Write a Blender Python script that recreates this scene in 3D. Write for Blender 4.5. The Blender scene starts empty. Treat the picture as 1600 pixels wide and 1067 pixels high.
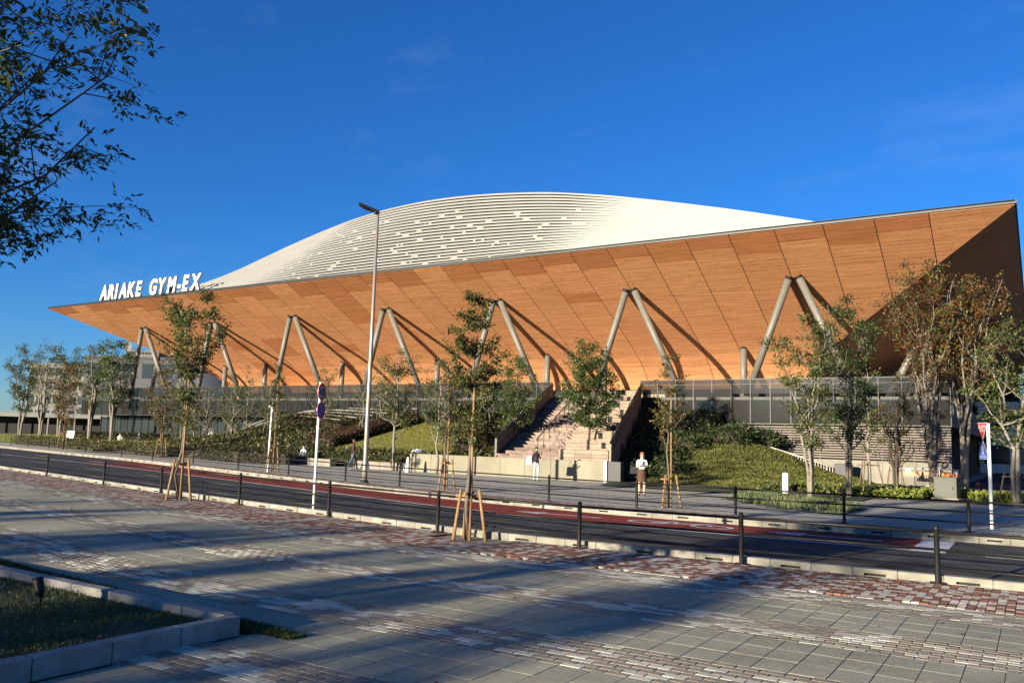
import bpy, bmesh, math, random
import numpy as np
from mathutils import Vector, Matrix

# ------------------------------------------------------------------ camera, world, sun, exposure
S = bpy.context.scene
COL = S.collection
R = math.radians
F_PX, YAW, ROLL, PITCH = 1295.0, R(32.4), math.atan(0.030), R(6.888)
cd = bpy.data.cameras.new('camera'); cam = bpy.data.objects.new('camera', cd); COL.objects.link(cam)
cd.sensor_fit = 'HORIZONTAL'; cd.sensor_width = 36.0; cd.lens = 36.0*F_PX/1600.0
cd.clip_start = 0.1; cd.clip_end = 6000.0
_f0 = Vector((-math.sin(YAW), math.cos(YAW), 0)); _r0 = Vector((math.cos(YAW), math.sin(YAW), 0)); _u0 = Vector((0, 0, 1))
_f = _f0*math.cos(PITCH)+_u0*math.sin(PITCH); _u = -_f0*math.sin(PITCH)+_u0*math.cos(PITCH)
_cr = _r0*math.cos(ROLL)+_u*math.sin(ROLL); _cu = _u*math.cos(ROLL)-_r0*math.sin(ROLL)
_m = Matrix((( _cr.x, _cu.x, -_f.x, 0), (_cr.y, _cu.y, -_f.y, 0), (_cr.z, _cu.z, -_f.z, 1.8), (0, 0, 0, 1)))
cam.matrix_world = _m
S.camera = cam

SUN_AZ, SUN_EL = R(13.0), R(10.2)         # light travels towards +Y, turned SUN_AZ towards +X
w = bpy.data.worlds.new('World'); S.world = w; w.use_nodes = True
nt = w.node_tree; nt.nodes.clear()
sky = nt.nodes.new('ShaderNodeTexSky'); sky.sky_type = 'NISHITA'; sky.sun_disc = False
sky.sun_elevation = SUN_EL; sky.sun_rotation = math.pi+SUN_AZ
sky.altitude = 0; sky.air_density = 1.0; sky.dust_density = 0.0; sky.ozone_density = 7.0
hs = nt.nodes.new('ShaderNodeHueSaturation'); hs.inputs['Hue'].default_value = 0.507; hs.inputs['Saturation'].default_value = 1.05
bg = nt.nodes.new('ShaderNodeBackground'); bg.inputs['Strength'].default_value = 0.071
wo = nt.nodes.new('ShaderNodeOutputWorld')
# thin high cirrus
tcw = nt.nodes.new('ShaderNodeTexCoord'); mpw = nt.nodes.new('ShaderNodeMapping'); mpw.inputs['Scale'].default_value = (2.2, 5.0, 9.0)
mpw.inputs['Rotation'].default_value = (0.2, 0.1, 0.6)
nzw = nt.nodes.new('ShaderNodeTexNoise'); nzw.inputs['Scale'].default_value = 1.3; nzw.inputs['Detail'].default_value = 7; nzw.inputs['Roughness'].default_value = 0.62
crw = nt.nodes.new('ShaderNodeValToRGB'); crw.color_ramp.elements[0].position = 0.56; crw.color_ramp.elements[1].position = 0.95
crw.color_ramp.elements[0].color = (0, 0, 0, 1); crw.color_ramp.elements[1].color = (.08, .08, .08, 1)
mxw = nt.nodes.new('ShaderNodeMixRGB'); mxw.blend_type = 'MIX'; mxw.inputs[2].default_value = (5.5, 6.2, 7.4, 1)
nt.links.new(tcw.outputs['Generated'], mpw.inputs[0]); nt.links.new(mpw.outputs[0], nzw.inputs['Vector'])
nt.links.new(nzw.outputs['Fac'], crw.inputs[0]); nt.links.new(crw.outputs[0], mxw.inputs[0])
nt.links.new(sky.outputs[0], hs.inputs['Color']); nt.links.new(hs.outputs[0], mxw.inputs[1])
nt.links.new(mxw.outputs[0], bg.inputs['Color']); nt.links.new(bg.outputs[0], wo.inputs['Surface'])

ld = bpy.data.lights.new('sun', 'SUN'); ld.energy = 5.0; ld.angle = R(0.53); ld.color = (1.0, 0.885, 0.68)
lo = bpy.data.objects.new('sun', ld); COL.objects.link(lo)
_d = Vector((math.sin(SUN_AZ)*math.cos(SUN_EL), math.cos(SUN_AZ)*math.cos(SUN_EL), -math.sin(SUN_EL)))
lo.rotation_euler = _d.to_track_quat('-Z', 'Y').to_euler(); lo.location = (-20, -40, 40)
S.view_settings.view_transform = 'Standard'; S.view_settings.look = 'None'
S.view_settings.exposure = 1.50; S.view_settings.gamma = 1.0; S.view_settings.use_curve_mapping = False
S.cycles.max_bounces = 6; S.cycles.diffuse_bounces = 3; S.cycles.glossy_bounces = 3; S.cycles.transmission_bounces = 6; S.cycles.transparent_max_bounces = 12
try:
    S.cycles.use_denoising = True
except Exception: pass
rng = np.random.default_rng(7); random.seed(7)

# ------------------------------------------------------------------ materials
MATS = {}
def mat(name, col, rough=0.7, var=0.12, nscale=3.0, bump=0.0, bscale=40.0, metal=0.0, col2=None, attr=False, objvar=0.0, spec=0.4, stretch=None, trans=0.0, grime=0.0, gstretch=(1, 1, 1)):
    m = bpy.data.materials.new(name); m.use_nodes = True; t = m.node_tree; b = t.nodes['Principled BSDF']; out = t.nodes['Material Output']
    b.inputs['Roughness'].default_value = rough; b.inputs['Metallic'].default_value = metal; b.inputs['Specular IOR Level'].default_value = spec
    L = t.links
    tc = t.nodes.new('ShaderNodeTexCoord'); mp = t.nodes.new('ShaderNodeMapping')
    if stretch: mp.inputs['Scale'].default_value = stretch
    geo = t.nodes.new('ShaderNodeNewGeometry')
    L.new(geo.outputs['Position'], mp.inputs[0])
    nz = t.nodes.new('ShaderNodeTexNoise'); nz.inputs['Scale'].default_value = nscale; nz.inputs['Detail'].default_value = 6; nz.inputs['Roughness'].default_value = .65
    L.new(mp.outputs[0], nz.inputs['Vector'])
    mix = t.nodes.new('ShaderNodeMixRGB'); c2 = col2 if col2 else tuple(max(0, c*(1-2.2*var)) for c in col)
    mix.inputs[1].default_value = (*c2, 1); mix.inputs[2].default_value = (*(min(1, c*(1+var*.8)) for c in col), 1)
    rp = t.nodes.new('ShaderNodeValToRGB'); rp.color_ramp.elements[0].position = .3; rp.color_ramp.elements[1].position = .7
    L.new(nz.outputs['Fac'], rp.inputs[0]); L.new(rp.outputs[0], mix.inputs[0])
    last = mix.outputs[0]
    if grime:
        g1 = t.nodes.new('ShaderNodeTexNoise'); g1.inputs['Scale'].default_value = .55; g1.inputs['Detail'].default_value = 8; g1.inputs['Roughness'].default_value = .72
        gm = t.nodes.new('ShaderNodeMapping'); gm.inputs['Scale'].default_value = gstretch; L.new(geo.outputs['Position'], gm.inputs[0]); L.new(gm.outputs[0], g1.inputs['Vector'])
        gr_ = t.nodes.new('ShaderNodeMapRange'); gr_.inputs['From Min'].default_value = .34; gr_.inputs['From Max'].default_value = .66; gr_.inputs['To Min'].default_value = 1-grime; gr_.inputs['To Max'].default_value = 1+grime*.45; L.new(g1.outputs['Fac'], gr_.inputs['Value'])
        gs_ = t.nodes.new('ShaderNodeVectorMath'); gs_.operation = 'SCALE'; L.new(last, gs_.inputs[0]); L.new(gr_.outputs[0], gs_.inputs['Scale']); last = gs_.outputs[0]
    if attr:
        at = t.nodes.new('ShaderNodeAttribute'); at.attribute_name = 'Col'
        mm = t.nodes.new('ShaderNodeMixRGB'); mm.blend_type = 'MULTIPLY'; mm.inputs[0].default_value = 1
        L.new(last, mm.inputs[1]); L.new(at.outputs['Color'], mm.inputs[2]); last = mm.outputs[0]
    if objvar:
        oi = t.nodes.new('ShaderNodeObjectInfo'); at = t.nodes.new('ShaderNodeAttribute'); at.attribute_name = 'rnd'
        ad = t.nodes.new('ShaderNodeMath'); ad.operation = 'ADD'; L.new(oi.outputs['Random'], ad.inputs[0]); L.new(at.outputs['Fac'], ad.inputs[1])
        fr = t.nodes.new('ShaderNodeMath'); fr.operation = 'FRACT'; L.new(ad.outputs[0], fr.inputs[0])
        mr = t.nodes.new('ShaderNodeMapRange'); mr.inputs['To Min'].default_value = 1-objvar; mr.inputs['To Max'].default_value = 1+objvar; L.new(fr.outputs[0], mr.inputs['Value'])
        mm = t.nodes.new('ShaderNodeVectorMath'); mm.operation = 'SCALE'; L.new(last, mm.inputs[0]); L.new(mr.outputs[0], mm.inputs['Scale']); last = mm.outputs[0]
    L.new(last, b.inputs['Base Color'])
    if bump:
        n2 = t.nodes.new('ShaderNodeTexNoise'); n2.inputs['Scale'].default_value = bscale; n2.inputs['Detail'].default_value = 4
        L.new(mp.outputs[0], n2.inputs['Vector'])
        bp = t.nodes.new('ShaderNodeBump'); bp.inputs['Strength'].default_value = bump; bp.inputs['Distance'].default_value = .02
        L.new(n2.outputs['Fac'], bp.inputs['Height']); L.new(bp.outputs[0], b.inputs['Normal'])
    if trans:
        tr = t.nodes.new('ShaderNodeBsdfTranslucent'); ms = t.nodes.new('ShaderNodeMixShader'); ms.inputs[0].default_value = trans
        L.new(last, tr.inputs['Color']); L.new(b.outputs[0], ms.inputs[1]); L.new(tr.outputs[0], ms.inputs[2]); L.new(ms.outputs[0], out.inputs['Surface'])
    MATS[name] = m
    return m

def leafmat(name, rough=.5, trans=.28):
    return mat(name, (1, 1, 1), rough, .06, 2.0, attr=True, trans=trans, spec=.35)
M_leaf = leafmat('leaf')
M_bark = mat('bark_grey', (.13, .108, .085), .85, .2, 9, .5, 60)
M_barkd = mat('bark_dark', (.06, .045, .034), .9, .25, 12, .5, 60)
M_barkp = mat('bark_pale', (.20, .175, .140), .8, .2, 8, .4, 50)
M_stake = mat('stake_wood', (.26, .15, .065), .75, .22, 6, .3, 40, stretch=(6, 6, 1))
M_stake2 = mat('stake_wood_aged', (.15, .105, .07), .85, .25, 6, .3, 40, stretch=(6, 6, 1))
M_asph = mat('asphalt', (.080, .078, .074), .85, .22, 1.2, .6, 220, grime=0.35, gstretch=(.12, 1.6, 1), spec=.12)
M_red = mat('red_lane', (.25, .048, .034), .85, .18, 1.6, .5, 200, grime=0.28, gstretch=(.15, 1.2, 1), spec=.12)
M_paint = mat('road_paint', (.62, .62, .62), .6, .14, 6, .2, 120, grime=0.35, gstretch=(1.5, 4, 1), spec=.12)
M_slab = mat('slab', (.365, .345, .25), .82, .09, 14, .35, 160, objvar=.07, grime=.26, spec=.12)
M_tdark = mat('tile_grey', (.31, .265, .20), .82, .10, 14, .35, 160, objvar=.13, grime=.26, spec=.12)
M_tlight = mat('tile_light', (.57, .54, .42), .8, .08, 14, .3, 160, objvar=.09, grime=.26, spec=.12)
M_bred = mat('brick_red', (.25, .125, .082), .85, .14, 14, .35, 160, objvar=.22, grime=.26, spec=.12)
M_blite = mat('brick_light', (.46, .42, .35), .82, .12, 14, .3, 160, objvar=.12, grime=.26, spec=.12)
M_mortar = mat('mortar', (.19, .175, .14), .95, .2, 20)
M_kerb = mat('kerb_concrete', (.25, .235, .195), .85, .16, 2.2, .25, 90, objvar=.08, grime=0.35, gstretch=(1, 1, 3))
M_conc = mat('concrete', (.22, .20, .165), .85, .10, .9, .2, 60, grime=0.28, gstretch=(1, 1, .5))
M_plinth = mat('plinth_panel', (.19, .172, .122), .7, .07, .7, .1, 60, objvar=.05, grime=0.18, gstretch=(1, 1, .5))
M_stone = mat('planter_stone', (.33, .31, .28), .8, .12, 7, .3, 120, objvar=.08, grime=0.3, gstretch=(2, 2, 3))
M_black = mat('black_paint', (.010, .009, .009), .5, .1, 10, spec=.25)
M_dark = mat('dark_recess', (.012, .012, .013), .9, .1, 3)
M_zinc = mat('zinc_grey', (.030, .031, .032), .5, .1, 5, metal=.3)
M_frame = mat('frame_bronze', (.016, .015, .013), .5, .1, 5)
M_white = mat('white_paint', (.78, .77, .74), .45, .06, 5)
M_roof = mat('roof_white', (.176, .173, .164), .5, .05, .6, grime=0.12, gstretch=(.3, 1, 3))
M_roofg = mat('roof_gap', (.018, .017, .015), .6, .1, 3)
M_col = mat('column_beige', (.130, .121, .102), .5, .06, 2)
M_deck = mat('deck_stone', (.36, .33, .28), .8, .08, 2)
M_fasc = mat('fascia_grey', (.046, .044, .038), .6, .08, 1.2, objvar=.06)
M_soil = mat('soil', (.065, .05, .036), .95, .3, 6, .6, 60)
M_turf = mat('turf', (.16, .17, .045), .9, .28, 1.2, .8, 120, col2=(.085, .105, .025))
M_earth = mat('earth_green', (.055, .07, .02), .95, .3, 4, .8, 60)
M_wallg = mat('wall_grey', (.17, .175, .185), .7, .1, .3)
M_step = mat('step_wood', (.25, .185, .135), .75, .16, 3, .2, 60, objvar=.22, stretch=(.6, 4, 8))
M_steps = mat('step_brick', (.20, .145, .118), .85, .2, 6, .4, 60, objvar=.35)
M_skin = mat('skin', (.52, .31, .21), .55, .05, 8)
M_steel = mat('steel_grey', (.42, .42, .42), .35, .06, 6, metal=.7)
M_box = mat('cabinet_green_grey', (.065, .068, .056), .5, .06, 3)

def glass(name, col, alpha, rough=.08):
    m = bpy.data.materials.new(name); m.use_nodes = True; t = m.node_tree; b = t.nodes['Principled BSDF']; out = t.nodes['Material Output']
    b.inputs['Base Color'].default_value = (*col, 1); b.inputs['Roughness'].default_value = rough; b.inputs['Specular IOR Level'].default_value = .5
    tr = t.nodes.new('ShaderNodeBsdfTransparent'); tr.inputs['Color'].default_value = (.93, .95, .95, 1)
    ms = t.nodes.new('ShaderNodeMixShader'); ms.inputs[0].default_value = alpha
    t.links.new(tr.outputs[0], ms.inputs[1]); t.links.new(b.outputs[0], ms.inputs[2]); t.links.new(ms.outputs[0], out.inputs['Surface'])
    return m
M_glass = glass('balustrade_glass', (.022, .021, .019), .60)
M_glassd = glass('window_glass', (.025, .033, .034), .75)

# timber soffit: boards, dark holes, tone by panel
def soffit_mat():
    m = bpy.data.materials.new('timber_soffit'); m.use_nodes = True; t = m.node_tree; b = t.nodes['Principled BSDF']; L = t.links
    geo = t.nodes.new('ShaderNodeNewGeometry'); mp = t.nodes.new('ShaderNodeMapping'); mp.inputs['Scale'].default_value = (.22, 6.0, 6.0)
    L.new(geo.outputs['Position'], mp.inputs[0])
    n1 = t.nodes.new('ShaderNodeTexNoise'); n1.inputs['Scale'].default_value = 1.3; n1.inputs['Detail'].default_value = 7; n1.inputs['Roughness'].default_value = .75
    L.new(mp.outputs[0], n1.inputs['Vector'])
    oi = t.nodes.new('ShaderNodeObjectInfo')
    base = t.nodes.new('ShaderNodeValToRGB')
    base.color_ramp.elements[0].position = .28; base.color_ramp.elements[0].color = (.29, .116, .050, 1)
    base.color_ramp.elements[1].position = .72; base.color_ramp.elements[1].color = (.52, .262, .130, 1)
    e = base.color_ramp.elements.new(.5); e.color = (.42, .193, .086, 1)
    L.new(n1.outputs['Fac'], base.inputs[0])
    mul = t.nodes.new('ShaderNodeMixRGB'); mul.blend_type = 'MULTIPLY'; mul.inputs[0].default_value = 1
    L.new(base.outputs[0], mul.inputs[1]); L.new(oi.outputs['Color'], mul.inputs[2])
    # board joints running along the wall: distance along the profile
    sx = t.nodes.new('ShaderNodeSeparateXYZ'); L.new(geo.outputs['Position'], sx.inputs[0])
    wv = t.nodes.new('ShaderNodeMath'); wv.operation = 'MULTIPLY'; wv.inputs[1].default_value = 7.0; L.new(sx.outputs['Z'], wv.inputs[0])
    fr = t.nodes.new('ShaderNodeMath'); fr.operation = 'FRACT'; L.new(wv.outputs[0], fr.inputs[0])
    lt = t.nodes.new('ShaderNodeMath'); lt.operation = 'LESS_THAN'; lt.inputs[1].default_value = .22; L.new(fr.outputs[0], lt.inputs[0])
    # broken holes: voronoi dots
    mv = t.nodes.new('ShaderNodeMapping'); mv.inputs['Scale'].default_value = (1.5, 3.4, 3.4); L.new(geo.outputs['Position'], mv.inputs[0])
    vo = t.nodes.new('ShaderNodeTexVoronoi'); vo.inputs['Scale'].default_value = 1.6; L.new(mv.outputs[0], vo.inputs['Vector'])
    vl = t.nodes.new('ShaderNodeMath'); vl.operation = 'LESS_THAN'; vl.inputs[1].default_value = .16; L.new(vo.outputs['Distance'], vl.inputs[0])
    mp2 = t.nodes.new('ShaderNodeMapping'); mp2.inputs['Scale'].default_value = (.7, 3, 3); L.new(geo.outputs['Position'], mp2.inputs[0])
    n2 = t.nodes.new('ShaderNodeTexNoise'); n2.inputs['Scale'].default_value = 1.1; n2.inputs['Detail'].default_value = 3; L.new(mp2.outputs[0], n2.inputs['Vector'])
    g2 = t.nodes.new('ShaderNodeMapRange'); g2.inputs['From Min'].default_value = .45; g2.inputs['From Max'].default_value = .62; L.new(n2.outputs['Fac'], g2.inputs['Value'])
    ln = t.nodes.new('ShaderNodeMath'); ln.operation = 'MULTIPLY'; L.new(lt.outputs[0], ln.inputs[0]); L.new(g2.outputs[0], ln.inputs[1])
    l2 = t.nodes.new('ShaderNodeMath'); l2.operation = 'MULTIPLY'; l2.inputs[1].default_value = .45; L.new(ln.outputs[0], l2.inputs[0])
    v2 = t.nodes.new('ShaderNodeMath'); v2.operation = 'MULTIPLY'; v2.inputs[1].default_value = .65; L.new(vl.outputs[0], v2.inputs[0])
    mx = t.nodes.new('ShaderNodeMath'); mx.operation = 'MAXIMUM'; L.new(l2.outputs[0], mx.inputs[0]); L.new(v2.outputs[0], mx.inputs[1])
    dk = t.nodes.new('ShaderNodeMixRGB'); dk.inputs[2].default_value = (.13, .048, .018, 1)
    L.new(mx.outputs[0], dk.inputs[0]); L.new(mul.outputs[0], dk.inputs[1])
    L.new(dk.outputs[0], b.inputs['Base Color']); b.inputs['Roughness'].default_value = .62; b.inputs['Specular IOR Level'].default_value = .3
    return m
M_soff = soffit_mat()

def paver_mat():
    m = bpy.data.materials.new('far_pavers'); m.use_nodes = True; t = m.node_tree; b = t.nodes['Principled BSDF']; L = t.links
    geo = t.nodes.new('ShaderNodeNewGeometry')
    br = t.nodes.new('ShaderNodeTexBrick'); br.inputs['Scale'].default_value = 1.0; br.inputs['Brick Width'].default_value = .3; br.inputs['Row Height'].default_value = .3
    br.inputs['Mortar Size'].default_value = .008; br.inputs['Color1'].default_value = (.36, .345, .27, 1); br.inputs['Color2'].default_value = (.32, .305, .24, 1); br.inputs['Mortar'].default_value = (.12, .11, .1, 1)
    L.new(geo.outputs['Position'], br.inputs['Vector'])
    n = t.nodes.new('ShaderNodeTexNoise'); n.inputs['Scale'].default_value = .8; n.inputs['Detail'].default_value = 6; L.new(geo.outputs['Position'], n.inputs['Vector'])
    mr = t.nodes.new('ShaderNodeMapRange'); mr.inputs['To Min'].default_value = .78; mr.inputs['To Max'].default_value = 1.2; L.new(n.outputs['Fac'], mr.inputs['Value'])
    sc = t.nodes.new('ShaderNodeVectorMath'); sc.operation = 'SCALE'; L.new(br.outputs['Color'], sc.inputs[0]); L.new(mr.outputs[0], sc.inputs['Scale'])
    L.new(sc.outputs[0], b.inputs['Base Color']); b.inputs['Roughness'].default_value = .85
    return m
M_pave = paver_mat()

# ------------------------------------------------------------------ helpers
class MB:
    def __init__(s): s.v = []; s.f = []; s.m = []; s.c = []; s.rn = []
    def add(s, vs, fs, mi=0, rn=0.0):
        o = len(s.v); s.v.extend([tuple(v) for v in vs])
        for f in fs: s.f.append(tuple(i+o for i in f)); s.m.append(mi); s.rn.append(rn)
        return s
    def box(s, c, d, rz=0.0, mi=0, rn=0.0, bottom=True):
        x, y, z = d[0]/2, d[1]/2, d[2]/2; ca, sa = math.cos(rz), math.sin(rz)
        vs = []
        for sx, sy, sz in ((-1,-1,-1),(1,-1,-1),(1,1,-1),(-1,1,-1),(-1,-1,1),(1,-1,1),(1,1,1),(-1,1,1)):
            a, b = sx*x, sy*y; vs.append((c[0]+a*ca-b*sa, c[1]+a*sa+b*ca, c[2]+sz*z))
        fs = [(4,5,6,7),(0,1,5,4),(1,2,6,5),(2,3,7,6),(3,0,4,7)]
        if bottom: fs.append((3,2,1,0))
        return s.add(vs, fs, mi, rn)
    def bevbox(s, c, d, b=.01, rz=0.0, mi=0):
        # box with chamfered top and vertical edges
        x, y, z = d[0]/2, d[1]/2, d[2]/2; ca, sa = math.cos(rz), math.sin(rz)
        def ring(zz, ins):
            P = []
            for px, py, in ((-x+ins, -y+ins+b), (-x+ins+b, -y+ins), (x-ins-b, -y+ins), (x-ins, -y+ins+b), (x-ins, y-ins-b), (x-ins-b, y-ins), (-x+ins+b, y-ins), (-x+ins, y-ins-b)):
                P.append((c[0]+px*ca-py*sa, c[1]+px*sa+py*ca, zz))
            return P
        vs = ring(c[2]-z, 0)+ring(c[2]+z-b, 0)+ring(c[2]+z, b)
        fs = []
        for k in range(2):
            for i in range(8): j = (i+1) % 8; fs.append((k*8+i, k*8+j, k*8+8+j, k*8+8+i))
        fs.append(tuple(range(16, 24))); fs.append(tuple(range(7, -1, -1)))
        return s.add(vs, fs, mi)
    def tube(s, pts, rad, n=8, mi=0, caps=True):
        pts = [Vector(p) for p in pts]; k = len(pts)
        if not hasattr(rad, '__len__'): rad = [rad]*k
        vs = []; prev = None
        for i in range(k):
            t = (pts[min(i+1, k-1)]-pts[max(i-1, 0)])
            if t.length < 1e-9: t = Vector((0, 0, 1))
            t.normalize()
            if prev is None:
                a = Vector((0, 0, 1)).cross(t) if abs(t.z) < .9 else Vector((1, 0, 0)).cross(t)
            else:
                a = prev-t*prev.dot(t)
            if a.length < 1e-6: a = Vector((1, 0, 0)).cross(t)
            a.normalize(); prev = a; b = t.cross(a)
            for j in range(n):
                an = 2*math.pi*j/n; vs.append(pts[i]+a*(math.cos(an)*rad[i])+b*(math.sin(an)*rad[i]))
        fs = []
        for i in range(k-1):
            for j in range(n):
                jj = (j+1) % n; fs.append((i*n+j, i*n+jj, (i+1)*n+jj, (i+1)*n+j))
        if caps: fs.append(tuple(range(n-1, -1, -1))); fs.append(tuple((k-1)*n+j for j in range(n)))
        return s.add(vs, fs, mi)
    def prism(s, poly, axis, a0, a1, mi=0):
        # poly: 2-D points, extruded along axis 'x','y','z'
        n = len(poly); vs = []
        for a in (a0, a1):
            for p, q in poly:
                vs.append((a, p, q) if axis == 'x' else (p, a, q) if axis == 'y' else (p, q, a))
        fs = [(i, (i+1) % n, n+(i+1) % n, n+i) for i in range(n)]+[tuple(range(n-1, -1, -1)), tuple(range(n, 2*n))]
        return s.add(vs, fs, mi)
    def mesh(s, name, mats, smooth=False, org=(0, 0, 0)):
        me = bpy.data.meshes.new(name)
        vs = [(v[0]-org[0], v[1]-org[1], v[2]-org[2]) for v in s.v]
        me.from_pydata(vs, [], s.f)
        for m in (mats if isinstance(mats, (list, tuple)) else [mats]): me.materials.append(m)
        me.polygons.foreach_set('material_index', s.m)
        if any(s.rn):
            a = me.attributes.new('rnd', 'FLOAT', 'FACE'); a.data.foreach_set('value', s.rn)
        if smooth: me.polygons.foreach_set('use_smooth', [True]*len(s.f))
        bm = bmesh.new(); bm.from_mesh(me); bmesh.ops.recalc_face_normals(bm, faces=bm.faces); bm.to_mesh(me); bm.free()
        me.update(); return me
    def build(s, name, mats, parent=None, smooth=False, keep=False):
        org = (0, 0, 0) if parent is None else origin(parent)
        return link(name, s.mesh(name, mats, smooth, org), parent)

def origin(o):
    v = Vector((0, 0, 0))
    while o is not None: v += o.location; o = o.parent
    return v
def link(name, me, parent=None, loc=None):
    o = bpy.data.objects.new(name, me); COL.objects.link(o)
    if parent is not None: o.parent = parent
    if loc is not None: o.location = loc
    return o
def tag(o, label=None, cat=None, group=None, kind=None):
    if label: o['label'] = label
    if cat: o['category'] = cat
    if group: o['group'] = group
    if kind: o['kind'] = kind
    return o
def thing(name, label, cat, loc=(0, 0, 0), group=None, rz=0):
    o = bpy.data.objects.new(name, None); o.empty_display_size = .2; COL.objects.link(o); o.location = loc; o.rotation_euler = (0, 0, rz)
    return tag(o, label, cat, group)
def copy_tree(o, parent=None):
    c = o.copy(); COL.objects.link(c); c.parent = parent
    for ch in list(o.children): copy_tree(ch, c)
    return c

def leaf_mesh(name, P, D, N, Ln, Wd, C, fold=.25):
    """P base points, D leaf direction, N approx normal, Ln, Wd arrays, C colours (n,3)"""
    n = len(P); D = D/np.maximum(np.linalg.norm(D, axis=1, keepdims=True), 1e-6)
    Sd = np.cross(D, N); Sd /= np.maximum(np.linalg.norm(Sd, axis=1, keepdims=True), 1e-6); Nn = np.cross(Sd, D)
    V = np.empty((n, 4, 3), np.float32)
    V[:, 0] = P; mid = P+D*(Ln*.48)[:, None]+Nn*(Wd*fold)[:, None]
    V[:, 1] = mid+Sd*(Wd*.5)[:, None]; V[:, 2] = P+D*Ln[:, None]; V[:, 3] = mid-Sd*(Wd*.5)[:, None]
    me = bpy.data.meshes.new(name); me.vertices.add(n*4); me.vertices.foreach_set('co', V.reshape(-1))
    me.loops.add(n*4); me.loops.foreach_set('vertex_index', np.arange(n*4, dtype=np.int32))
    me.polygons.add(n); me.polygons.foreach_set('loop_start', np.arange(0, n*4, 4, dtype=np.int32))
    try: me.polygons.foreach_set('loop_total', np.full(n, 4, dtype=np.int32))
    except Exception: pass
    a = me.color_attributes.new('Col', 'FLOAT_COLOR', 'POINT')
    cc = np.ones((n, 4, 4), np.float32); cc[:, :, :3] = C[:, None, :]; a.data.foreach_set('color', cc.reshape(-1))
    me.materials.append(M_leaf); me.update(calc_edges=True); me.validate(); return me

def rnd_dirs(n, up=0.0):
    d = rng.normal(size=(n, 3)); d[:, 2] = d[:, 2]*.8+up; return d/np.linalg.norm(d, axis=1, keepdims=True)
def palette(n, cols, jit=.22):
    cols = np.array(cols); idx = rng.integers(0, len(cols), n)
    return np.clip(cols[idx]*(1+rng.normal(size=(n, 1))*jit), .004, .9).astype(np.float32)

GREEN = [(.050, .082, .020), (.066, .098, .026), (.038, .064, .017)]
OLIVE = [(.088, .086, .024), (.070, .076, .022), (.10, .085, .026)]
AUTUMN = [(.135, .078, .022), (.095, .080, .022), (.15, .068, .02), (.07, .075, .02)]
REDS = [(.105, .026, .013), (.135, .036, .014), (.085, .024, .013), (.115, .065, .017), (.06, .048, .014)]
LIME = [(.19, .22, .035), (.24, .25, .04), (.14, .18, .03)]
DARKG = [(.022, .038, .012), (.032, .050, .015), (.042, .060, .018)]

def bez(a, b, bend, n=5):
    a, b = np.array(a, float), np.array(b, float); c = (a+b)/2+np.array(bend, float)
    t = np.linspace(0, 1, n)[:, None]; return (1-t)**2*a+2*t*(1-t)*c+t*t*b

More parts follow.
